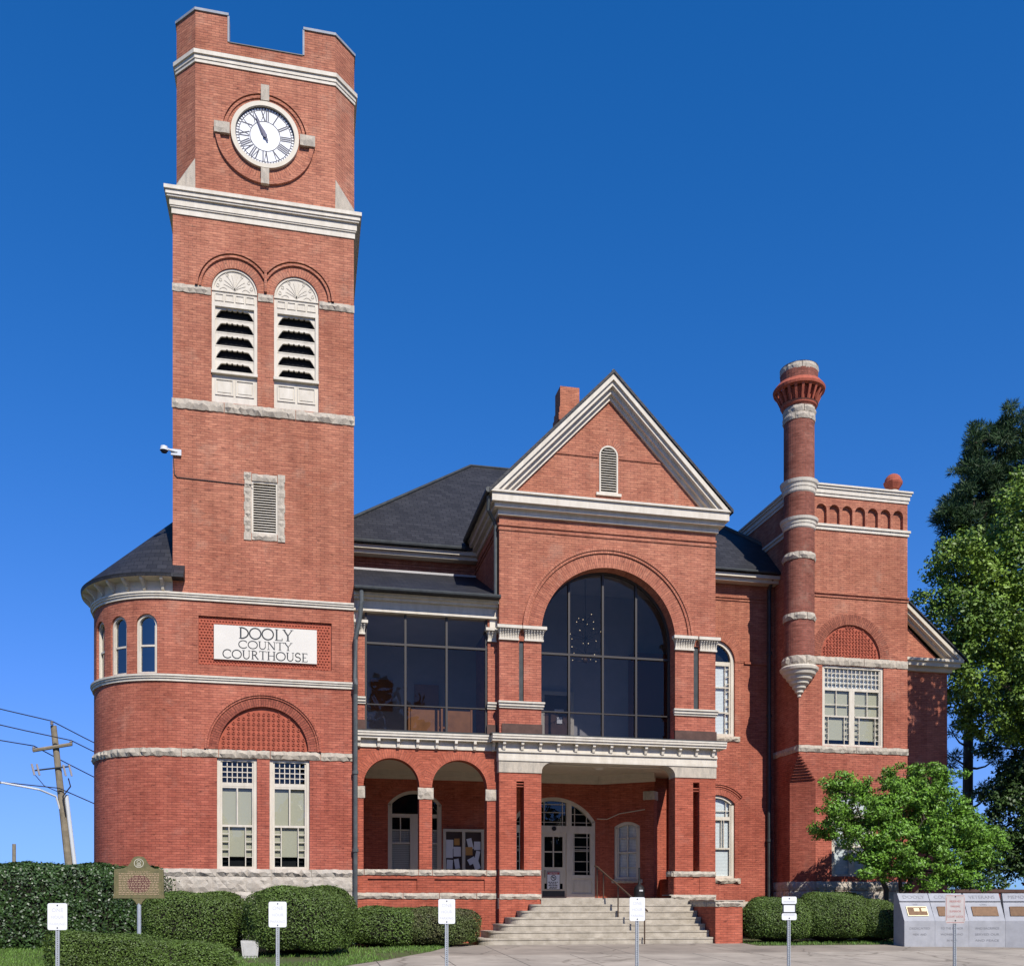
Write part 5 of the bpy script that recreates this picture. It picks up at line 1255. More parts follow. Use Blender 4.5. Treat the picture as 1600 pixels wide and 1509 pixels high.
for i in range(20):
    t = 2 * pi * i / 20; f = cylf(tc_, 1.0)
    for (ra, za, rb, zb) in ((.60, 18.16, .80, 18.62),):
        q = [(t + e, r_, z_) for e in (-.05, .05) for r_, z_ in ((ra, za), (rb, zb))]
        P3 = lambda tt, r_, z_: (tc_[0] + r_ * sin(tt), tc_[1] - r_ * cos(tt), z_)
        mb.poly([P3(t - .055, ra, za), P3(t + .055, ra, za), P3(t + .055, rb, zb), P3(t - .055, rb, zb)])
        mb.poly([P3(t - .055, ra, za), P3(t - .055, rb, zb), P3(t - .055, .55, zb)]); mb.poly([P3(t + .055, ra, za), P3(t + .055, .55, zb), P3(t + .055, rb, zb)])
mb.build('corbelled_crown', 'terracotta', tur)
for o_ in [tur] + list(tur.children):                           # heights were taken at the axis; the drum's face stands nearer
    for v_ in o_.data.vertices: v_.co.z = EYE + (v_.co.z - EYE) * .984
# terracotta ball on the right corner
mb = MB(); bc = (20.12, 30.5)
sphere(mb, (*bc, 15.80), .29, 10)
lathe(mb, bc, [(.12, 15.5), (.20, 15.55), (.31, 15.72), (.33, 15.78), (.31, 15.8)], 10, smooth=False)
fin = mb.build('ball_finial', 'terracotta', CH)
mb = MB(); lathe(mb, bc, [(.30, 15.34), (.28, 15.42), (.16, 15.5), (.10, 15.54)], 20); mb.build('finial_base', 'white_paint', fin)
# wing on the far right with its small side gable
YW = 31.5; FX = flat(YW)
mb = MB(); panel(mb, FX, TX1, 22.98, 0, 9.75, []); rf2 = rightface(22.98); mb.poly([rf2(YW, 0, 0), rf2(41, 0, 0), rf2(41, 9.75, 0), rf2(YW, 9.75, 0)])
mb.poly([FX(TX1, 9.75, 0), FX(22.9, 9.75, 0), FX(TX1, 11.9, 0)])
wing = mb.build('wing_wall', 'brick', CH)
mb = MB()
for z0, z1, y in ((9.55, 9.70, YW - .12), (9.70, 9.86, YW - .32), (9.86, 9.96, YW - .40)): wbox(mb, TX1, 22.98 + (YW - y), y, YW + .02, z0, z1)
k = .84
for y, t0, t1 in ((YW - .40, .05, .22), (YW - .3, .22, .36), (YW - .15, .36, .48)):
    q = [(23.40, 9.96), (TX1, 9.96 + k * (23.40 - TX1)), (TX1, 9.96 + k * (23.40 - TX1) - t1), (23.40 - t1 / k * 1.0, 9.965)]
    q = [(23.45 - t0 / k, 9.96), (TX1, 9.96 + k * (23.45 - TX1) - t0), (TX1, 9.96 + k * (23.45 - TX1) - t1), (23.45 - t1 / k, 9.96)]
    prismp(mb, flat(y), q, 0, YW - y)
mb.build('gable_cornice', 'cream_paint', wing)
mb = MB(); z9 = 9.96 + k * (23.5 - TX1)
mb.poly([(23.5, YW - .45, 9.97), (23.5, 41, 9.97), (TX1, 41, z9), (TX1, YW - .45, z9)]); mb.poly([(23.5, YW - .45, 9.90), (23.5, YW - .45, 9.97), (TX1, YW - .45, z9), (TX1, YW - .45, z9 - .07)]); mb.poly([(23.5, YW - .45, 9.9), (23.5, 41, 9.9), (23.5, 41, 9.97), (23.5, YW - .45, 9.97)])
mb.build('wing_roof', 'slate', wing)
# rainwater pipes
def pipe(pts, r, m='pipe_grey'):
    mb = MB(); tube(mb, pts, r, 10)
    zs = [p for p in pts]
    a, b = Vector(pts[-2]), Vector(pts[-1]); L = (b - a).length
    for i in range(1, int(L / 2.2) + 1):
        q = a + (b - a) * i * 2.2 / L; tube(mb, [q + Vector((0, 0, .05)), q - Vector((0, 0, .05))], r * 1.35, 10)
    return mb.build('downpipe', m, CH)
pipe([(1.66, 27.86, 9.98), (1.66, 27.86, 9.65), (1.62, 27.9, 9.2), (1.50, 27.98, 8.6), (1.50, 27.98, 7.5), (1.5, 27.86, 7.3), (1.50, 27.98, 7.05), (1.50, 28.0, 0.0)], .065)
pipe([(5.28, 27.75, 12.9), (5.30, 27.9, 12.55), (5.52, 28.15, 12.35), (5.58, 28.2, 12.2), (5.58, 28.2, 10.2)], .055)
pipe([(16.15, 31.6, 12.6), (16.15, 31.88, 12.2), (16.15, 31.88, 0)], .07, 'dark_metal')
mb = MB(); tube(mb, [(XL + .02, YT - .02, 13.3), (XL + .05, YT - .02, 12.85), (XL + .12, YT - .02, 12.78), (-1.42, YT - .02, 12.74), (-1.3, YT - .08, 12.74)], .011, 6); mb.build('conduit', 'dark_metal', shaft)
# ---------------------------------------------------------------- steps, cheek wall, handrail
mb = MB(); HT = 1.318 / 7
ST = thing('front_steps', (8.6, 27, 0), 'flight of worn concrete steps with rounded left ends before the entrance', 'steps')
for i in range(7):
    yf = 27.96 - .29 * i; xl_ = 6.9 - .36 * i; zt = 1.318 - HT * i; r = .22 + .03 * i
    mb = MB()
    pts = [(11.54, 27.985), (xl_, 27.985)] if yf < 27.7 else [(11.07, 28.55), (6.93, 28.55), (6.93, 27.985), (xl_, 27.985)]
    rr0 = min(r, 27.98 - yf - .005) if yf < 27.97 else 0
    if rr0 > .02: pts += [(xl_ + r * (1 - cos(t)), yf + rr0 * (1 - sin(t))) for t in np.linspace(0, pi / 2, 9)]
    else: pts += [(xl_, yf)]
    pts += [(11.54, yf)]
    if i == 0: pts = [(11.02, 28.02), (11.02, 28.55), (6.93, 28.55), (6.93, 28.0), (xl_, 27.985), (xl_, yf), (11.54, yf), (11.54, 27.985), (11.02, 27.985)]
    nose = .018
    prism(mb, pts, zt - HT - .3 if i < 6 else -.06, zt - .05); 
    grow = offs([(11.54, 27.985)] + ([(xl_, 27.985), (xl_, yf)] if rr0 <= .02 else [(xl_, 27.985)] + [(xl_ + r * (1 - cos(t)), yf + rr0 * (1 - sin(t))) for t in np.linspace(0, pi / 2, 9)]) + [(11.54, yf)], 0)
    q = [(a - (nose if a < 11.5 else 0), b - (nose if b < 27.9 else 0)) for a, b in pts]
    prism(mb, q, zt - .05, zt)
    mb.build('step', 'concrete_step', ST)
CW = thing('cheek_wall', (11.97, 27, 0), 'low brick cheek wall with granite cap at the right end of the steps', 'wall')
mb = MB(); wbox(mb, 11.56, 12.39, 26.1, 27.985, -.05, 1.06); cw = mb.build('brickwork', 'brick_orange', CW)
mb = MB(); rock(mb, flat(26.1), 11.54, 12.41, 1.06, 1.24, .07, 1, rnd=False); f = linf((11.56, 27.98), (11.56, 26.1)); rock(mb, f, 0, 1.88, 1.06, 1.24, .05, 1); wbox(mb, 11.5, 12.44, 26.04, 27.98, 1.22, 1.245); mb.build('granite_cap', 'granite', CW)
HR = thing('handrail', (8.95, 26.2, 0), 'thin bronze metal handrail running down the middle of the steps', 'handrail')
top, bot = (8.70, 28.25, 2.26), (9.44, 26.05, .98)
mb = MB(); tube(mb, [(8.66, 28.35, 2.28), top, bot, (9.47, 25.98, .93)], .026, 8); mb.build('rail', 'rail_bronze', HR)
mb = MB()
for t, zb in ((.0, 1.31), (.14, 1.31), (.45, .75), (.98, 0)):
    p = [top[k] + (bot[k] - top[k]) * t for k in range(3)]; tube(mb, [(p[0], p[1], zb), (p[0], p[1], p[2])], .02, 8); mb.cut()
mb.build('post', 'rail_bronze', HR)
# porch things
NB = thing('notice_board', (5.2, 31.9, 2.3), 'glazed two-door notice board pinned with papers on the porch wall', 'notice board')
FN = flat(31.93)
mb = MB(); x0_, x1_, z0, z1 = 4.56, 5.92, 2.16, 3.62
for a, b, c_, d_ in ((x0_, x0_ + .09, z0, z1), (x1_ - .09, x1_, z0, z1), (x0_ + .09, x1_ - .09, z1 - .09, z1), (x0_ + .09, x1_ - .09, z0, z0 + .09), (5.19, 5.29, z0 + .09, z1 - .09)): box(mb, FN, a, b, c_, d_, -.04, .06)
mb.build('frame', 'cream_paint', NB)
mb = MB(); box(mb, FN, x0_ + .05, x1_ - .05, z0 + .05, z1 - .05, .03, .06); mb.build('backboard', 'cork', NB)
for k, (x, z, w, h, t, m_) in enumerate(((4.78, 3.12, .24, .3, 0, 'paper'), (5.02, 3.2, .18, .22, .02, 'paper_kraft'), (4.77, 2.82, .23, .3, 0, 'paper'), (5.03, 2.88, .25, .32, 0, 'paper'), (4.78, 2.46, .2, .3, -.05, 'paper'), (5.02, 2.48, .16, .32, .16, 'paper'),
    (5.46, 3.14, .17, .36, .25, 'paper'), (5.70, 3.08, .22, .28, 0, 'paper'), (5.42, 2.9, .24, .27, .02, 'paper_kraft'), (5.70, 2.74, .14, .34, -.22, 'paper'), (5.52, 2.58, .26, .2, .5, 'paper'), (5.68, 2.44, .2, .28, .35, 'paper'))):
    mb = MB(); c_, s_ = cos(t), sin(t); mb.poly([FN(x + u * c_ * w / 2 - v_ * s_ * h / 2, z + u * s_ * w / 2 + v_ * c_ * h / 2, .02 - .001 * k) for u, v_ in ((-1, -1), (1, -1), (1, 1), (-1, 1))]); mb.build('paper', m_, NB)
NS = thing('notice_sign', (8.35, 32.03, 1.7), 'small white no-firearms notice with a red heading on the entrance door', 'sign')
FS = flat(32.085); mb = MB(); box(mb, FS, 8.11, 8.57, 1.64, 2.25, -.012, .01); mb.build('plate', 'sign_face', NS)
mb = MB(); box(mb, FS, 8.13, 8.55, 2.15, 2.23, -.014, 0); mb.build('heading_band', 'red_ink', NS)
mb = MB(); text(mb, FS, 'NOTICE', 8.34, 2.163, .075, -.016); mb.build('heading', 'sign_face', NS)
mb = MB(); ring(mb, FS, 8.34, .075, 2.04, 0, .022, -.015, 0, 20, True); stroke(mb, FS, [(8.29, 2.09), (8.39, 1.99)], .022, -.0155); stroke(mb, FS, [(8.30, 2.05), (8.38, 2.05)], .03, -.0145)
for k, (w, z) in enumerate(((.36, 1.88), (.30, 1.825), (.34, 1.77), (.26, 1.715), (.30, 1.675))): 
    x = 8.34 - w / 2
    while x < 8.34 + w / 2 - .03: L_ = random.uniform(.03, .08); box(mb, FS, x, min(x + L_, 8.34 + w / 2), z, z + .028, -.0145, 0); x += L_ + .018
for a, b, c_, d_ in ((8.11, 8.57, 1.64, 1.652), (8.11, 8.57, 2.238, 2.25), (8.11, 8.122, 1.652, 2.238), (8.558, 8.57, 1.652, 2.238)): box(mb, FS, a, b, c_, d_, -.0143, 0)
mb.build('printing', 'letter_dark', NS)
AU = thing('ash_urn', (10.55, 29.7, 1.318), 'black cigarette urn with a tall thin neck on the porch', 'ash urn')
mb = MB(); lathe(mb, (10.55, 29.7), [(0, 1.318), (.17, 1.318), (.17, 1.62), (.14, 1.70), (.05, 1.78)], 20); mb.build('bin', 'black', AU)
mb = MB(); lathe(mb, (10.55, 29.7), [(.05, 1.78), (.03, 1.9), (.027, 2.28), (.04, 2.3), (0, 2.31)], 14); mb.build('neck', 'black', AU)
mb = MB(); box(mb, flat(29.53), 10.49, 10.61, 1.55, 1.60, -.004, .02); mb.build('label_plate', 'faded_ink', AU)
# hanging light with small lamps behind the big arch
CD = thing('chandelier', (8.9, 30.2, 9.5), 'chandelier of tiny lit bulbs hanging behind the arched glazing', 'chandelier')
mb = MB(); tube(mb, [(8.9, 30.2, 11.55), (8.9, 30.2, 9.0)], .012, 6); sphere(mb, (8.9, 30.2, 8.95), .09, 6)
bulbs = []
for k, (rz, z, n) in enumerate(((.28, 10.25, 6), (.50, 9.75, 7), (.62, 9.25, 7), (.4, 9.0, 5))):
    for i in range(n):
        t = 2 * pi * i / n + k * .5; p = (8.9 + rz * cos(t), 30.2 + rz * sin(t), z + random.uniform(-.12, .12)); tube(mb, [(8.9, 30.2, z - .1), p], .008, 5); bulbs.append(p)
mb.build('frame', 'rail_bronze', CD)
lm = bpy.data.materials.new('lamp_bulb'); lm.use_nodes = True; M['lamp_bulb'] = lm; lm.node_tree.nodes['Principled BSDF'].inputs['Emission Color'].default_value = (1, .75, .42, 1); lm.node_tree.nodes['Principled BSDF'].inputs['Emission Strength'].default_value = 1.3
mb = MB()
for p in bulbs: sphere(mb, p, .014, 5); mb.cut()
mb.build('bulb', 'lamp_bulb', CD)
BN = thing('court_bench', (3.6, 29.3, 6.05), 'orange wooden bench standing inside the glazed gallery', 'bench')
for a, b in ((3.2, 4.05), (4.25, 5.0)):
    mb = MB(); wbox(mb, a, b, 29.2, 29.28, 6.05, 6.95); mb.build('back_panel', 'wood_orange', BN)
mb = MB(); wbox(mb, 3.15, 5.05, 29.28, 29.7, 6.42, 6.48); mb.build('seat', 'wood_orange', BN)
mb = MB()
for x in (3.12, 4.1, 5.0): wbox(mb, x, x + .06, 29.18, 29.72, 6.04, 7.0); mb.cut()
mb.build('end_panel', 'wood_orange', BN)
# security camera on the tower corner
SC = thing('security_camera', (-3.43, 28.2, 13.45), 'white dome security camera on an arm at the tower corner', 'camera')
mb = MB(); wbox(mb, -3.47, -3.20, 28.03, 28.09, 13.36, 13.52); tube(mb, [(-3.3, 28.04, 13.45), (-3.48, 28.0, 13.47), (-3.64, 27.98, 13.5)], .03, 8); mb.build('arm', 'pipe_white', SC)
mb = MB(); lathe(mb, (-3.64, 27.98), [(0, 13.55), (.09, 13.54), (.10, 13.46), (.11, 13.43)], 18); h_ = mb.build('housing', 'pipe_white', SC)
mb = MB(); lathe(mb, (-3.64, 27.98), [(.09, 13.43), (.075, 13.38), (0, 13.35)], 16); mb.build('dome', 'black', SC)

# ---------------------------------------------------------------- signs
def plate(mb, fn, s0, s1, z0, z1, d0, d1, r=.03):
    o = []
    for cx0, cz0, a0 in ((s1 - r, z0 + r, -90), (s1 - r, z1 - r, 0), (s0 + r, z1 - r, 90), (s0 + r, z0 + r, 180)):
        o += [(cx0 + r * cos(R_(a0 + t)), cz0 + r * sin(R_(a0 + t))) for t in (0, 22, 45, 68, 90)]
    prismp(mb, fn, o, d0, d1)
def post(mb, x, y, zt, w=.03):
    zb = gz(y) - .1
    box(mb, flat(y), x - w, x - w * .45, zb, zt, .0, .03, back=True); box(mb, flat(y), x + w * .45, x + w, zb, zt, .0, .03, back=True); box(mb, flat(y), x - w * .45, x + w * .45, zb, zt, .012, .028, back=True)
def holes(x, y, z0, z1):
    mb = MB(); z = z0
    while z < z1: plate(mb, flat(y), x - .006, x + .006, z - .008, z + .008, .009, .0125, .004); z += .035
    return mb
SG = [(-3.915, 'white one hour parking sign in the lawn before the tall dark hedge', 0), (-.395, 'white one hour parking sign in front of the large rounded boxwood', .01), (2.535, 'white one hour parking sign before the brick arcade, left of the steps', 0), (6.105, 'white one hour parking sign standing directly in front of the steps', 0)]
for (x, lab, tilt), zt in zip(SG, (1.10, 1.13, 1.18, 1.22)):
    y = 17.3; T_ = thing('parking_sign', (x, y, gz(y)), lab, 'sign', 'one hour parking signs along the kerb')
    zb = zt - .44; f = flat(y)
    mb = MB(); plate(mb, f, x - .15, x + .15, zb, zt, -.006, -.001, .03); p_ = mb.build('plate', 'sign_face', T_)
    mb = MB(); text(mb, f, 'ONE', x, zb + .30, .085, -.0075); text(mb, f, 'HOUR', x, zb + .19, .07, -.0075); text(mb, f, 'PARKING', x, zb + .08, .06, -.0075); mb.build('lettering', 'faded_ink', p_)
    mb = MB()
    for z in (zt - .035, zb + .035): lathe(mb, (0, 0), [(0, 0), (0.001, 0)], 3) if False else plate(mb, f, x - .011, x + .011, z - .011, z + .011, -.012, 0, .01); mb.cut()
    mb.build('bolt', 'letter_dark', p_)
    mb = MB(); post(mb, x, y, zt - .01); po = mb.build('post', 'galvanised', T_)
    holes(x, y, gz(y), zb).build('punched_holes', 'letter_dark', po)
x, y, zt = 9.18, 17.3, 1.24; f = flat(y)
T_ = thing('parking_sign', (x, y, gz(y)), 'stack of three small white plates on a post before the right shrubs', 'sign')
for z0, z1, w, m_ in ((1.10, 1.24, .155, 'sign_face'), (.79, .92, .155, 'sign_face')):
    mb = MB(); plate(mb, f, x - w, x + w, z0, z1, -.006, -.001, .03); p_ = mb.build('plate', m_, T_)
    mb = MB(); z = z1 - .035 if z0 > 1 else z0 + .035; plate(mb, f, x - .012, x + .012, z - .012, z + .012, -.012, 0, .01); mb.build('bolt', 'letter_dark', p_)
    mb = MB(); box(mb, f, x - .12, x + .12, z0 + (.03 if z0 > 1 else .09), z0 + (.06 if z0 > 1 else .115), -.0072, -.002); mb.build('worn_lettering', 'faded_ink', p_)
mb = MB(); box(mb, f, x - .14, x + .14, .905, 1.115, -.003, .0); p_ = mb.build('backplate', 'letter_dark', T_)
mb = MB(); plate(mb, f, x - .115, x + .115, .945, 1.075, -.008, -.003, .008); p2 = mb.build('name_plate', 'sign_face', p_)
mb = MB(); post(mb, x, y, 1.2); po = mb.build('post', 'galvanised', T_); holes(x, y, gz(y), .79).build('punched_holes', 'letter_dark', po)
x, zt = 12.80, 1.29
T_ = thing('parking_sign', (x, y, gz(y)), 'large faded reserved parking sign with red lettering before the stone memorial', 'sign')
mb = MB(); plate(mb, f, x - .225, x + .225, .71, zt, -.006, -.001, .045); p_ = mb.build('plate', 'sign_red_face', T_)
mb = MB()
for t_, z, w in (('RESERVED', 1.135, .26), ('PARKING', 1.035, .21), ('SUPERIOR', .935, .26), ('COURT JUDGE', .83, .36)): text(mb, f, t_, x, z, .055, -.0075, w)
for a, b, c_, d_ in ((x - .20, x + .20, .73, .737), (x - .20, x + .20, 1.263, 1.27), (x - .205, x - .198, .77, 1.23), (x + .198, x + .205, .77, 1.23)): box(mb, f, a, b, c_, d_, -.0073, -.002)
mb.build('lettering', 'red_ink', p_)
mb = MB()
for z in (1.25, .77): plate(mb, f, x - .013, x + .013, z - .013, z + .013, -.014, 0, .011); mb.cut()
mb.build('bolt', 'letter_dark', p_)
mb = MB(); post(mb, x, y, 1.26); po = mb.build('post', 'galvanised', T_); holes(x, y, gz(y), .71).build('punched_holes', 'letter_dark', po)
# historical marker
x, y = -3.35, 21.9; f = flat(y)
T_ = thing('historical_marker', (x, y, gz(y)), 'weathered green historical marker with a round state seal on a post', 'marker')
def mk(e):
    L_ = [(-.50, 1.24), (-.485, 1.30), (-.475, 1.82), (-.30, 1.84), (-.22, 1.88), (-.16, 1.96), (-.13, 2.03), (-.08, 2.085), (0, 2.10)]
    o = [(x - .12, 1.22), (x - .50 - e, 1.225)] + [(x + a - (e if a < -.3 else e * .6), z + (e if z > 1.7 else 0)) for a, z in L_]
    return o + [(2 * x - a, z) for a, z in o[:-1][::-1]]
mb = MB(); prismp(mb, f, mk(.015)[::-1], -.03, .03); p_ = mb.build('plate', 'marker_green', T_)
mb = MB(); prismp(mb, f, [(x - .14, 1.225), (x - .07, 1.15), (x - .05, 1.10), (x + .05, 1.10), (x + .07, 1.15), (x + .14, 1.225)], -.04, .04)
for a, b in ((x - .49, x + .49),): box(mb, f, a, b, 1.225, 1.265, -.045, .02)
for sg in (-1, 1): box(mb, f, x + sg * .475 - .015, x + sg * .475 + .015, 1.265, 1.80, -.042, .02)
mb.build('rim', 'marker_green', T_)
mb = MB(); prismp(mb, f, [(x + .235 * cos(t) ** 1 * (1.0 + .06 * sin(5 * t)), 1.53 + .185 * sin(t) * (1 + .05 * cos(7 * t))) for t in np.linspace(0, 2 * pi, 41)[:-1]], -.032, -.02); mb.build('maroon_field', 'marker_maroon', p_)
mb = MB(); z = 1.735
text(mb, f, 'DOOLY COUNTY', x, 1.765, .055, -.033)
while z > 1.29:
    xx = x - .40
    while xx < x + .38:
        L_ = random.uniform(.02, .075); box(mb, f, xx, min(xx + L_, x + .40), z, z + .017, -.0345, -.03); xx += L_ + .016
    z -= .036
mb.build('lettering', 'marker_gilt', p_)
mb = MB(); ring(mb, f, x, .085, 1.965, 0, .012, -.036, -.02, 24, True); ring(mb, f, x, .034, 1.985, 0, .012, -.036, -.02, 14, True)
for q in (-.035, -.012, .012, .035): box(mb, f, x + q - .005, x + q + .005, 1.91, 1.985, -.036, -.03)
box(mb, f, x - .05, x + .05, 1.90, 1.912, -.036, -.03)
mb.build('state_seal', 'marker_silver', p_)
mb = MB(); tube(mb, [(x, y, gz(y) - .1), (x, y, 1.12)], .042, 16); mb.build('post', 'galvanised', T_)
# floodlight box and grilled block between the shrubs
x, y = -1.15, 23.3
mb = MB(); g0 = gz(y)
for a, b, c_, d_ in ((.16, .20, 0, .30),):
    prismp(mb, flat(y), [(x - .165, g0), (x + .165, g0), (x + .21, g0 + .40), (x - .21, g0 + .40)], 0, .3); prismp(mb, flat(y), [(x - .13, g0 + .05), (x + .13, g0 + .05), (x + .165, g0 + .36), (x - .165, g0 + .36)], -.012, .0)
tag(mb.build('floodlight_box', 'concrete_box', None, (x, y, g0)), 'small pale floodlight box on the ground between clipped shrubs', 'floodlight')
x, y = -1.28, 26.4
T_ = thing('utility_box', (x, y, 0), 'concrete utility box with a slotted grille in the gap between the shrubs', 'utility box')
mb = MB(); wbox(mb, x - .45, x + .45, y, y + .8, 0, .62); mb.build('housing', 'concrete_box', T_)
mb = MB()
for i in range(9): box(mb, flat(y), x - .36 + .085 * i, x - .32 + .085 * i, .30, .56, -.006, .01)
mb.build('grille', 'letter_dark', T_)

# ---------------------------------------------------------------- veterans memorial and low wall
pl = [(16.55, 24.55), (17.45, 24.45), (18.42, 24.3), (19.4, 24.05), (20.3, 23.6), (21.1, 23.0)]
MM = thing('memorial', (18.4, 24.4, 0), 'curved grey granite veterans memorial with bronze plaques beside the lawn', 'memorial')
words = ['DOOLY', 'COUNTY', 'VETERANS', 'MEMORIAL', '']; caps_ = ['WWI', '', 'KOREA', '', '']
ded = [['DEDICATED', 'MEN  AND', ''], ['TO THE HONOR', 'WOMEN WHO', 'IN WAR'], ['AND SACRIFICE', 'SERVED OUR', 'AND PEACE'], ['', '', ''], ['', '', '']]
prof = [(0, -.15), (0, .66), (.30, 1.20), (.26, 1.215), (.30, 1.235), (.42, 1.44), (.62, 1.44), (.62, -.15)]
for i, (p, q) in enumerate(zip(pl[:-1], pl[1:])):
    f = linf(p, q); L_ = math.hypot(q[0] - p[0], q[1] - p[1]); mb = MB(); e = .0025
    for (a, b) in zip(prof[:-1], prof[1:]): mb.poly([f(e, a[1], a[0]), f(L_ - e, a[1], a[0]), f(L_ - e, b[1], b[0]), f(e, b[1], b[0])])
    mb.poly([f(e, z, d) for d, z in prof]); mb.poly([f(L_ - e, z, d) for d, z in prof][::-1])
    sg_ = mb.build('stone_segment', 'memorial_stone', MM)
    def slope(fn, a, b):                                        # a frame lying on a sloping face
        dz, dd = b[1] - a[1], b[0] - a[0]; LL = math.hypot(dz, dd)
        return lambda s, t, h: fn(s, a[1] + dz * t / LL + h * dd / LL * -1.0, a[0] + dd * t / LL + h * dz / LL)
    fs = slope(f, prof[1], prof[2]); ft = slope(f, prof[4], prof[5])
    mb = MB(); text(mb, ft, words[i], L_ / 2, .06, .15, -.004, min(L_ * .72, .13 * len(words[i])) if words[i] else None)
    for k, t_ in enumerate(ded[i]):
        if t_: text(mb, f, t_, L_ / 2, .42 - .17 * k, .085, -.004, L_ * .66 if len(t_) > 8 else None)
    if caps_[i]: text(mb, fs, caps_[i], L_ / 2, .50, .06, -.004)
    if mb.f: mb.build('engraving', 'engraving', sg_)
    mb = MB(); box(mb, fs, .16, L_ - .16, .16, .44, -.02, .0)
    pq = mb.build('plaque', 'plaque', MM)
    mb = MB()
    for a, b, c_, d_ in ((.15, L_ - .15, .15, .17), (.15, L_ - .15, .43, .45), (.15, .17, .17, .43), (L_ - .17, L_ - .15, .17, .43)): box(mb, fs, a, b, c_, d_, -.024, 0)
    mb.build('border', 'plaque_edge' if i == 0 else 'plaque', pq)
    if i == 0:
        mb = MB()
        for x_ in (.36, .58):
            for k in range(3): box(mb, fs, x_, x_ + .16, .30 + .036 * k, .325 + .036 * k, -.023, 0)
        mb.build('raised_names', 'plaque_edge', pq)
LW = thing('garden_wall', (27, 33, 0), 'low dark brick wall with a square end pier beyond the memorial', 'wall')
mb = MB(); wbox(mb, 22.98, 27.9, 33.0, 33.3, -.1, 1.62); lw_ = mb.build('brickwork', 'brick_turret', LW)
mb = MB(); wbox(mb, 22.98, 27.9, 32.95, 33.35, 1.62, 1.74); mb.build('coping', 'brownstone', LW)
mb = MB(); wbox(mb, 27.9, 28.6, 32.85, 33.5, -.1, 1.9); wbox(mb, 27.84, 28.66, 32.8, 33.55, 1.9, 2.02); mb.build('end_pier', 'brick_turret', LW)

# ---------------------------------------------------------------- power poles and wires
YP = 52.0
PB, PT_ = (-10.9, YP, -.2), (-11.95, YP, 10.0)
UP = thing('utility_pole', (-10.9, YP, 0), 'leaning wooden utility pole with a crossarm behind the tall hedge', 'utility pole')
lp = lambda z: (PB[0] + (PT_[0] - PB[0]) * (z - PB[2]) / (PT_[2] - PB[2]), YP, z)
mb = MB(); tube(mb, [lp(-.2), lp(3), lp(7), lp(10)], [.20, .185, .165, .145], 12); mb.build('pole', 'pole_wood', UP)
mb = MB(); c0, c1 = (-12.85, YP - .2, 8.72), (-11.05, YP - .2, 9.1); tube(mb, [c0, c1], .09, 6); ca = mb.build('crossarm', 'pole_wood', UP)
mb = MB(); tube(mb, [(-12.75, YP - .2, 7.75), (-11.15, YP - .2, 8.0)], .04, 6); mb.build('lower_arm', 'dark_metal', UP)
ins = [(-12.80, 8.82), (-11.1, 9.16), (-11.98, 10.1)]
for x_, z_ in ins:
    mb = MB(); lathe(mb, (x_, YP - .2), [(.05, z_ - .1), (.09, z_ - .02), (.05, z_), (.09, z_ + .05), (0, z_ + .1)], 10); mb.build('insulator', 'insulator', UP)
for x_ in (-12.78, -12.55, -11.35, -11.08):
    mb = MB(); tube(mb, [(x_ - .08, YP - .35, 8.05), (x_ + .05, YP - .35, 7.5)], .05, 8); mb.build('fuse_cutout', 'insulator', UP)
mb = MB(); tube(mb, [(lp(6.6)[0] + .25, YP - .05, 6.6), (lp(0)[0] + .32, YP - .05, 0)], .1, 10); mb.build('conduit', 'pipe_white', UP)
mb = MB(); tube(mb, [(lp(6)[0] - .1, YP - .1, 5.9), (lp(6)[0] - .25, YP - .2, 6.5), (-12.4, YP - .8, 6.75), (-14.0, YP - 1.2, 7.0)], .05, 8); arm = mb.build('lamp_arm', 'pipe_white', UP)
mb = MB(); sphere(mb, (-14.35, YP - 1.25, 6.98), .16, 8, 2.2, .8); mb.build('lamp_head', 'pipe_white', arm)
mb = MB(); tube(mb, [(-11.2, YP - .3, 7.4), (-11.1, YP - .3, 7.0), (-11.45, YP - .3, 6.5), (lp(6)[0] + .2, YP - .2, 5.6)], .035, 6); tube(mb, [(-12.7, YP - .3, 7.5), (-12.3, YP - .3, 7.0), (lp(6.8)[0], YP - .2, 6.7)], .02, 6); mb.build('jumper_cable', 'wire', UP)
def wire(a, b, c_, lab, sag=.5):
    mb = MB()
    def cat(p, q): return [Vector(p).lerp(Vector(q), t) - Vector((0, 0, sag * 4 * t * (1 - t))) for t in np.linspace(0, 1, 12)]
    tube(mb, cat(a, b) + cat(b, c_)[1:], .028, 5); tag(mb.build('power_line', 'wire', None, b), lab, 'cable', 'overhead lines on the leaning pole')
wire((-32, 44, 15.2), (-11.98, YP - .2, 10.2), (2, 64, 5.5), 'highest overhead line, tied to the very top of the leaning pole')
wire((-32, 44, 14.2), (-11.1, YP - .2, 9.28), (2.6, 64, 5.0), 'overhead line tied to the right end of the pole crossarm')
wire((-32, 44, 12.6), (-12.8, YP - .2, 8.95), (1.5, 64, 3.4), 'overhead line tied to the left end of the pole crossarm')
wire((-34, 46, 9.4), (lp(6.9)[0], YP - .3, 6.9), (3, 60, 1.6), 'lowest overhead line, clamped to the pole above the lamp arm', .3)
x_ = -29.07; UP2 = thing('utility_pole', (x_, 110, 0), 'distant short grey utility pole just above the hedge', 'utility pole')
mb = MB(); tube(mb, [(x_, 110, -.5), (x_, 110, 7.65)], [.20, .18], 10); mb.build('pole', 'pole_wood', UP2)
mb = MB(); tube(mb, [(x_ - 3, 110, 4.0), (x_ - .2, 110, 2.2)], .12, 6); mb.build('brace', 'dark_metal', UP2)
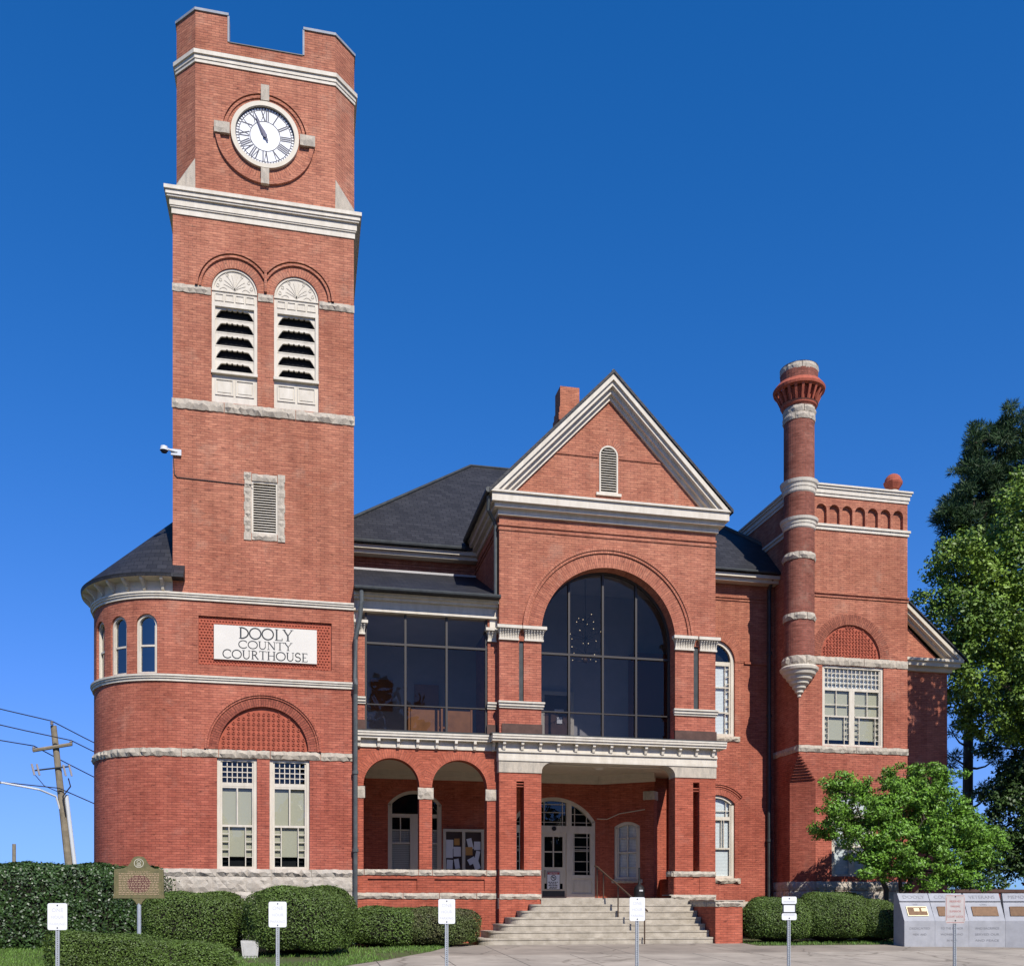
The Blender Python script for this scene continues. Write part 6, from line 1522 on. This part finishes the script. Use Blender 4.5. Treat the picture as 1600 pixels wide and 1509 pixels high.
mb = MB(); tube(mb, [Vector((-90, 108, 4.4)), Vector((x_, 110, 4.5)), Vector((-5, 112, .8))], .05, 5); tag(mb.build('power_line', 'wire', None, (x_, 110, 4.5)), 'thin line sagging from the distant short pole', 'cable')
# ---------------------------------------------------------------- plants
def leafmesh(name, m, parent, org, pos, axis, nrm, L, wd, fold=0.0):
    n = len(pos); axis = axis / np.linalg.norm(axis, axis=1, keepdims=True)
    side = np.cross(axis, nrm); side /= np.linalg.norm(side, axis=1, keepdims=True) + 1e-9
    L = np.broadcast_to(L, (n,))[:, None]; wd = np.broadcast_to(wd, (n,))[:, None]
    v = np.stack([pos - axis * L / 2, pos + side * wd / 2, pos + axis * L / 2, pos - side * wd / 2], 1) - np.array(org)
    me = bpy.data.meshes.new(name); me.vertices.add(4 * n); me.vertices.foreach_set('co', v.reshape(-1).astype(np.float32))
    me.loops.add(4 * n); me.loops.foreach_set('vertex_index', np.arange(4 * n, dtype=np.int32))
    me.polygons.add(n); me.polygons.foreach_set('loop_start', np.arange(0, 4 * n, 4, dtype=np.int32))
    me.materials.append(M[m]); me.update(calc_edges=True)
    o = bpy.data.objects.new(name, me); S.collection.objects.link(o)
    if parent is not None: o.parent = parent
    else: o.location = org
    o['_o'] = tuple(org); return o
def unit(n): v = RNG.normal(size=(n, 3)); return v / np.linalg.norm(v, axis=1, keepdims=True)
def lump(p, k=1.0): return 1 + .05 * k * (np.sin(p[:, 0] * 5.1 + p[:, 2] * 3.7 + 1) + np.sin(p[:, 1] * 6.3 + p[:, 0] * 2.9) + np.sin(p[:, 2] * 7.3 - p[:, 1] * 4.1 + p[:, 0] * 3.3)) * .6
def shrub(label, cat, c, half, count, leaf, m, e=3.0, shear=0.0, group=None, name='shrub', zlow=0.0, k=1.0, top=None):
    """clipped mass of leaves: superellipsoid surface thick with leaves over a dark twiggy core"""
    c = np.array(c, float); half = np.array(half, float)
    T_ = thing(name, (c[0], c[1], c[2]), label, cat, group)
    def surf(q):
        r = (np.abs(q) ** e).sum(1) ** (-1 / e); p = q * r[:, None]; return p
    w = np.array([half[1] * half[2], half[0] * half[2], half[0] * half[1]]); w = w / w.sum()
    q = RNG.uniform(-1, 1, (count, 3)); ax = RNG.choice(3, count, p=w); q[np.arange(count), ax] = np.sign(RNG.uniform(-1, 1, count))
    q[:, 2] = np.where(ax == 2, np.abs(q[:, 2]), q[:, 2])
    p = surf(q); nr = np.sign(p) * np.abs(p) ** (e - 1) / half; nr /= np.linalg.norm(nr, axis=1, keepdims=True)
    dep = 1 - np.abs(RNG.normal(0, .04, count)) * k + RNG.uniform(-.005, .02, count) + (RNG.uniform(0, 1, count) < .03) * RNG.uniform(0, .05, count)
    ctr = c + np.array([0, 0, half[2]])
    pos = ctr + p * half * (lump(p * half, k) * dep)[:, None]
    pos[:, 2] += shear * (pos[:, 0] - c[0]) * (pos[:, 2] - c[2]) / (2 * half[2])
    pos[:, 2] = np.maximum(pos[:, 2], c[2] + .02)
    n2 = nr * 1.0 + RNG.normal(0, .55, (count, 3)); axis = np.cross(n2, unit(count))
    sz = leaf * RNG.uniform(.7, 1.35, count)
    leafmesh('foliage', m, T_, tuple(c), pos, axis, n2, sz, sz * .62)
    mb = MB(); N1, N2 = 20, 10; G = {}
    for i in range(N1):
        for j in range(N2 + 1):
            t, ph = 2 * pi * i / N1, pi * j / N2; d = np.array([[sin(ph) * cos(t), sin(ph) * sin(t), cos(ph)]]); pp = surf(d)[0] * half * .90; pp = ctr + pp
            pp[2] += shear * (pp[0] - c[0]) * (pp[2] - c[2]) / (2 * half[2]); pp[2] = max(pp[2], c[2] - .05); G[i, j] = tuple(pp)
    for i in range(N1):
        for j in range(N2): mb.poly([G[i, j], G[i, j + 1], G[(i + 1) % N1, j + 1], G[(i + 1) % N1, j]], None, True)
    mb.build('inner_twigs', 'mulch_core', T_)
    return T_
LB = 'leaf_boxwood'
shrub('tall dark glossy hedge running left from the round brick bay', 'hedge', (-8.4, 26.75, -.1), (4.9, .85, 1.10), 80000, .072, 'leaf_hedge', 7, name='hedge', k=.9)
shrub('long low clipped hedge in front, sloping down behind the leftmost parking sign', 'hedge', (-3.02, 20.1, -.30), (1.72, .55, .38), 52000, .040, LB, 6, shear=-.10, name='hedge')
shrub('flat-topped clipped shrub directly right of the historical marker', 'shrub', (-2.55, 25.0, -.1), (1.25, 1.0, .75), 46000, .042, LB, 3.2)
shrub('largest rounded clipped boxwood, behind the second parking sign', 'shrub', (-.03, 24.1, -.12), (1.28, 1.1, .82), 56000, .042, LB, 3.2)
shrub('low rounded shrub below the left arch of the arcade', 'shrub', (2.2, 26.5, -.05), (1.22, .95, .55), 30000, .046, LB, 2.8)
shrub('low browning shrub below the right arch of the arcade, nearest the steps', 'shrub', (3.6, 26.4, -.05), (1.15, .92, .54), 30000, .046, 'leaf_boxwood_dry', 2.8)
for (x_, hx, hz, lab) in ((13.65, 1.12, .70, 'clipped mound shrub touching the brick cheek wall of the steps'), (15.4, 1.2, .78, 'middle and tallest mound of the clipped shrubs right of the steps'), (16.75, .82, .68, 'small clipped mound shrub by the leaning trunk of the little tree')):
    shrub(lab, 'shrub', (x_, 26.5, -.05), (hx, .95, hz), 40000, .045, LB, 2.25, group='clipped shrubs right of the steps')

def tree(name, label, base, limbs, clumps, per, leaf, m, bark='bark', wide=.55, group=None, up=.35, needles=False, flat_=.75):
    T_ = thing(name, base, label, 'tree', group); mb = MB()
    for pts, rad in limbs: tube(mb, pts, rad, 9)
    mb.build('trunk', bark, T_)
    P_, A_, N_ = [], [], []
    for (cx_, cy_, cz_, r) in clumps:
        n = max(6, int(per * r * r)); d = unit(n); rr = RNG.uniform(.25, 1.0, n) ** .6 * (1 + .15 * np.sin(d[:, 0] * 6 + cx_ * 3) * np.sin(d[:, 2] * 5 + cy_))
        p = d * (rr * r)[:, None]; p[:, 2] *= flat_; P_.append(p + np.array([cx_, cy_, cz_]))
        if needles: A_.append(d + RNG.normal(0, .35, (n, 3)) + np.array([0, 0, .25])); N_.append(unit(n))
        else: nn = d * .7 + np.array([0, -.1, up]) + RNG.normal(0, .5, (n, 3)); N_.append(nn); A_.append(np.cross(nn, unit(n)))
    P_, A_, N_ = map(np.concatenate, (P_, A_, N_)); sz = leaf * RNG.uniform(.65, 1.3, len(P_))
    leafmesh('crown', m, T_, base, P_, A_, N_, sz, sz * wide); return T_
def limb(a, b, bend=.3, n=5):
    a, b = Vector(a), Vector(b); o = Vector(RNG.normal(0, bend, 3)) * .3; return [a.lerp(b, t) + o * sin(pi * t) for t in np.linspace(0, 1, n)]
# little layered tree before the square tower
b0 = (17.95, 27.3, 0); limbs = []; clumps = []
tips = []
heads = [(17.0, 26.2, 2.1), (17.8, 26.0, 1.9), (18.5, 26.0, 1.8), (16.6, 26.3, 2.5), (19.6, 26.1, 1.9), (17.4, 26.0, 2.4), (17.6, 26.3, 3.3), (18.4, 26.3, 3.7), (19.0, 26.4, 4.3), (19.2, 26.2, 3.0), (18.6, 26.2, 2.9), (20.2, 26.8, 3.3), (19.8, 26.6, 2.2), (17.4, 26.6, 4.1), (18.0, 26.9, 4.7), (20.9, 26.9, 2.4), (16.9, 26.2, 2.6), (16.05, 27, 4.55), (16.6, 27.3, 4.75), (15.95, 26.9, 3.9), (16.4, 27.0, 4.3), (16.3, 26.6, 3.3), (17.1, 27.3, 4.6), (17.0, 26.5, 3.6), (17.6, 26.8, 4.3), (18.3, 27.4, 4.9), (18.4, 26.6, 4.2), (18.9, 27.8, 5.1), (19.3, 27.0, 4.7), (19.9, 27.6, 4.8), (20.0, 26.8, 3.9), (20.7, 27.3, 4.0),
         (20.9, 27.0, 3.5), (20.4, 26.4, 3.2), (19.4, 26.2, 3.4), (18.2, 26.1, 3.2), (17.2, 26.0, 2.8), (19.0, 26.0, 2.6), (18.0, 26.0, 2.4), (20.1, 26.3, 2.6), (17.3, 28.2, 3.8), (18.8, 28.5, 4.2), (20.2, 28.4, 4.2), (16.5, 27.9, 3.7), (15.85, 27.2, 3.5), (20.9, 27.5, 3.2), (19.2, 25.9, 2.0), (17.9, 27.1, 3.6), (19.6, 27.2, 3.8), (18.8, 27.0, 3.4), (20.6, 26.6, 2.8), (16.7, 26.3, 2.9), (19.7, 27.4, 5.3), (18.6, 27.3, 5.15), (20.8, 26.7, 2.9)]
forks = [(18.1, 27.3, 1.0), (18.35, 27.2, 1.5), (17.7, 27.2, 1.6), (18.8, 27.3, 2.2), (17.3, 27.1, 2.4), (18.2, 27.3, 2.5), (19.3, 27.3, 2.8)]
limbs += [([b0, forks[0], forks[1], forks[3]], [.15, .12, .10, .06]), ([(17.8, 27.35, 0), forks[2], forks[4]], [.10, .08, .05]), ([(18.1, 27.25, .0), (18.3, 27.25, .9), forks[5]], [.09, .07, .05]), ([forks[3], forks[6]], [.06, .045]), ([(17.85, 27.2, -.05), (18.5, 27.2, 1.2), (19.1, 27.0, 2.0), (19.7, 26.8, 2.5)], [.09, .07, .05, .03])]
for h in heads:
    fk = min(forks[3:], key=lambda q: (Vector(q) - Vector(h)).length); limbs.append((limb(fk, h, .4), [.035, .03, .022, .015, .008]))
    for k in range(9):
        d = RNG.normal(0, 1, 3) * np.array([.33, .32, .17]); clumps.append((h[0] + d[0], h[1] + d[1], h[2] + d[2], RNG.uniform(.14, .40)))
        if k < 2: limbs.append((limb(h, (h[0] + d[0], h[1] + d[1], h[2] + d[2]), .1, 3), [.012, .009, .005]))
tree('small_tree', 'small bright green spreading tree before the square tower', b0, limbs, clumps, 1900, .10, 'leaf_small_tree', 'bark_grey', .5, flat_=.6)
# tall trees on the right
def lobes(ls, n, r, sub):
    out = []
    for (x, y, z, R) in ls:
        for _ in range(int(n * R * R)):
            d = unit(1)[0] * R * RNG.uniform(.45, 1.05); out.append((x + d[0], y + d[1], z + d[2] * .85, RNG.uniform(.6, 1.2) * r))
    return out
ls = [(29.1, 39, 16.6, 1.6), (28.6, 39, 14.2, 1.8), (29.3, 39, 11.8, 2.0), (31.0, 39.5, 16.6, 2.0), (31.2, 39, 13.8, 2.4), (33.0, 39.5, 18.9, 2.1), (34.6, 40, 17.4, 3.0), (33.4, 39, 15.0, 2.8), (32.6, 40, 11.8, 2.4), (35, 40, 13, 3.0), (35.8, 40.5, 21.0, 2.2), (31.0, 40, 9.8, 1.3), (30.0, 39.5, 15.2, 1.7), (34, 40, 10.0, 1.8), (33.4, 39.6, 20.2, 1.2)]
b1 = (37.2, 40.5, 0)
tree('broadleaf_tree', 'large yellow-green broadleaf tree whose sunlit crown rises beside the square tower', b1, [([b1, (37, 40.4, 5), (35.6, 40.2, 10), (34.4, 40, 15)], [.4, .34, .25, .1])] + [(limb((36.2, 40.2, 8 + k * .45), l[:3], .8), [.13, .10, .08, .05, .03]) for k, l in enumerate(ls)],
     lobes(ls, 11, .60, 1), 380, .17, 'leaf_broad', 'bark', .62)
xs_ = [(36.2, 46, 25.6, 1.7), (37.9, 46, 26.6, 2.0), (35.2, 46, 22.8, 1.6), (37.2, 46, 23.4, 1.8), (34.6, 46, 20.8, 1.3), (36.2, 46.5, 21.0, 1.3), (39.6, 46.5, 25, 2.0), (39.4, 46, 22, 2.0), (33.8, 46, 21.9, 1.0), (35.0, 45.8, 24.0, 1.1)]
lows = [(33.6, 45.6, 12.6, .8), (35.6, 45.8, 13.4, .9), (33.4, 45.6, 10.6, .9), (36.3, 45.6, 11.4, 1.0), (34.0, 45.6, 8.6, .8), (36.8, 45.8, 9.4, 1.0), (35.4, 45.5, 7.2, .9), (37.6, 46, 12.2, 1.2), (33.0, 46, 14.2, .8), (38.2, 46, 8, 1.2), (32.9, 45.8, 9.4, .6), (36.0, 45.6, 15.4, 1.0)]
b2 = (34.75, 46, 0)
tree('pine_tree', 'tall dark pine with a bare trunk, highest against the sky at the right', b2, [([b2, (34.8, 46, 8), (34.9, 46, 15), (35.6, 46, 21), (36.8, 46, 26)], [.30, .26, .22, .18, .07])] + [(limb((34.9, 46, l[2] - .9), l[:3], .6), [.08, .06, .045, .03, .02]) for l in xs_ + lows],
     lobes(xs_, 17, .52, 1) + lobes(lows, 6, .42, 1), 800, .34, 'needle', 'bark', .11, needles=True, flat_=.7)
ls = [(35.2, 42, 10.4, 1.5), (34.6, 42, 7.6, 1.3), (34.0, 42, 5.2, 1.4), (35.4, 42, 6.2, 1.8), (36.5, 42, 9, 2.4), (33.0, 42, 4.2, .9), (35.0, 42, 4.0, 1.3), (36.6, 42.5, 12.5, 2.0), (33.2, 41.8, 8.9, .7), (34.4, 42, 12.4, 1.0), (36.4, 42, 4.4, 1.6), (33.6, 42, 6.6, 1.2), (34.4, 42, 3.2, 1.2), (35.8, 42, 8.0, 1.6), (33.0, 42, 2.8, .9)]
b3 = (38, 42.4, 0)
tree('dark_tree', 'dark shaded broadleaf tree low at the far right edge', b3, [([b3, (38, 42.3, 4), (37.8, 42, 9)], [.35, .28, .15])] + [(limb((37.9, 42.2, 3.5 + .6 * k), l[:3], .8), [.12, .1, .08, .05, .03]) for k, l in enumerate(ls)], lobes(ls, 16, .55, 1), 300, .19, 'leaf_dark', 'bark', .6)
ls = [(24.2, 25.4, 13.8, 1.7), (23.6, 25.6, 11.2, 1.5), (24.6, 25.2, 9.2, 1.8), (25.6, 25.3, 11.6, 2.2), (23.4, 25.6, 8.0, 1.1), (25.8, 25.2, 14.6, 1.8), (24.0, 25.6, 6.4, 1.2)]
b4 = (25.2, 25.3, -.05)
tree('shade_tree', 'leafy shade tree standing off to the right that shadows the wing wall', b4, [([b4, (25.2, 25.3, 3), (25.0, 25.3, 7), (24.8, 25.3, 11)], [.3, .25, .2, .1])] + [(limb((25.1, 25.3, 5 + k * .6), l[:3], .6), [.1, .08, .06, .04, .03]) for k, l in enumerate(ls)], lobes(ls, 18, .55, 1), 260, .22, 'leaf_broad', 'bark', .6)
# distant trees over the hedge and beyond the low wall
for (x_, y_, h_, r_, lab) in ((-41.5, 118, 5.6, 2.6, 'distant tree showing just above the hedge beside the far pole'), (-37.2, 118, 5.9, 2.4, 'distant tree peeking over the hedge between the two poles'), (-8.6, 45, 4.1, 1.3, 'small shrubby tree peeking over the hedge against the round bay'),
                              (57, 92, 6.9, 3.4, 'distant green tree beyond the low brick wall, left of its end pier'), (66.5, 92, 6.0, 3.0, 'distant tree behind the end pier of the low brick wall'), (73, 92, 6.4, 3.2, 'distant tree at the right edge beyond the low brick wall')):
    ls = [(x_, y_, h_ - r_ * .8, r_ * .7), (x_ - r_ * .7, y_, h_ - r_ * 1.1, r_ * .6), (x_ + r_ * .7, y_, h_ - r_ * 1.2, r_ * .6), (x_, y_, h_ - r_ * 1.6, r_ * .8)]
    tree('background_tree', lab, (x_, y_, 0), [([(x_, y_, -.3), (x_, y_, h_ - r_)], [.2, .12])], lobes(ls, 5, .5, 1), 60, .34, 'leaf_boxwood', 'bark', .6, group='distant trees on the skyline')
# woods across the street, mirrored in the dark glass
n = 26000; px_ = RNG.uniform(-95, 105, n); hz = 14 + 9.5 * np.exp(-((px_ - 7.5) / 3.2) ** 2) + 5 * np.exp(-((px_ - 40) / 6) ** 2) + 2.6 * np.sin(px_ * .23) + 1.8 * np.sin(px_ * .61 + 1) + 1.2 * np.sin(px_ * 1.3)
pos = np.stack([px_, -38 + RNG.normal(0, 1.2, n), RNG.uniform(-1, 1, n) ** 1 * 0 + RNG.uniform(0, 1, n) ** .8 * hz - 1], 1)
wd_ = leafmesh('woods', 'leaf_dark', None, (0, -38, 0), pos, unit(n), unit(n) + np.array([0, .8, .4]), .9, .6)
mbw = MB()
for i in range(100): x_ = -95 + 2 * i; hh = 14 + 9.5 * math.exp(-((x_ - 7.5) / 3.2) ** 2) + 5 * math.exp(-((x_ - 40) / 6) ** 2) + 2.6 * sin(x_ * .23) + 1.8 * sin(x_ * .61 + 1) + 1.2 * sin(x_ * 1.3) - 3.2; mbw.poly([(x_, -39, -1), (x_ + 2, -39, -1), (x_ + 2, -39.2, hh), (x_, -39.2, hh)][::-1])
wt = mbw.build('shaded_understory', 'mulch_core', wd_, (0, -38, 0)); tag(wd_, 'line of dark woods across the street, mirrored in the dark gallery glass', 'woods', None, 'stuff')
# grass
n = 150000; gx = RNG.uniform(-10, 18, n); gy = RNG.uniform(16.5, 27.2, n)
ex = np.interp(gy, [p[1] for p in edge[3:]][::-1], [p[0] for p in edge[3:]][::-1])
keep = ((gx < ex - .02) & ~((gy > 25.6) & (gx > 4.0)) & ~((gy < 18.8) & (gx > -.7))) | ((gx > 12.5) & (gy > 25.3))
pat = np.sin(gx * 1.9 + gy * .8) + np.sin(gx * .7 - gy * 2.1 + 2) + RNG.normal(0, .8, n)
keep &= (pat > -.4) | (gx < -3.5)
gx, gy = gx[keep], gy[keep]; n = len(gx); gzv = np.where(gy > 26.2, 0, -.045 * (26.2 - gy)); h_ = RNG.uniform(.04, .11, n)
pos = np.stack([gx, gy, gzv + h_ * .42], 1); ax_ = np.stack([RNG.normal(0, .35, n), RNG.normal(0, .35, n), np.ones(n)], 1)
tag(leafmesh('grass', 'grass_blade', None, (0, 22, 0), pos, ax_, unit(n) + np.array([0, -.6, 0]), h_, .014), 'short bright green lawn grass around the shrubs', 'grass', None, 'stuff')
# fallen leaves and bark mulch under the shrubs
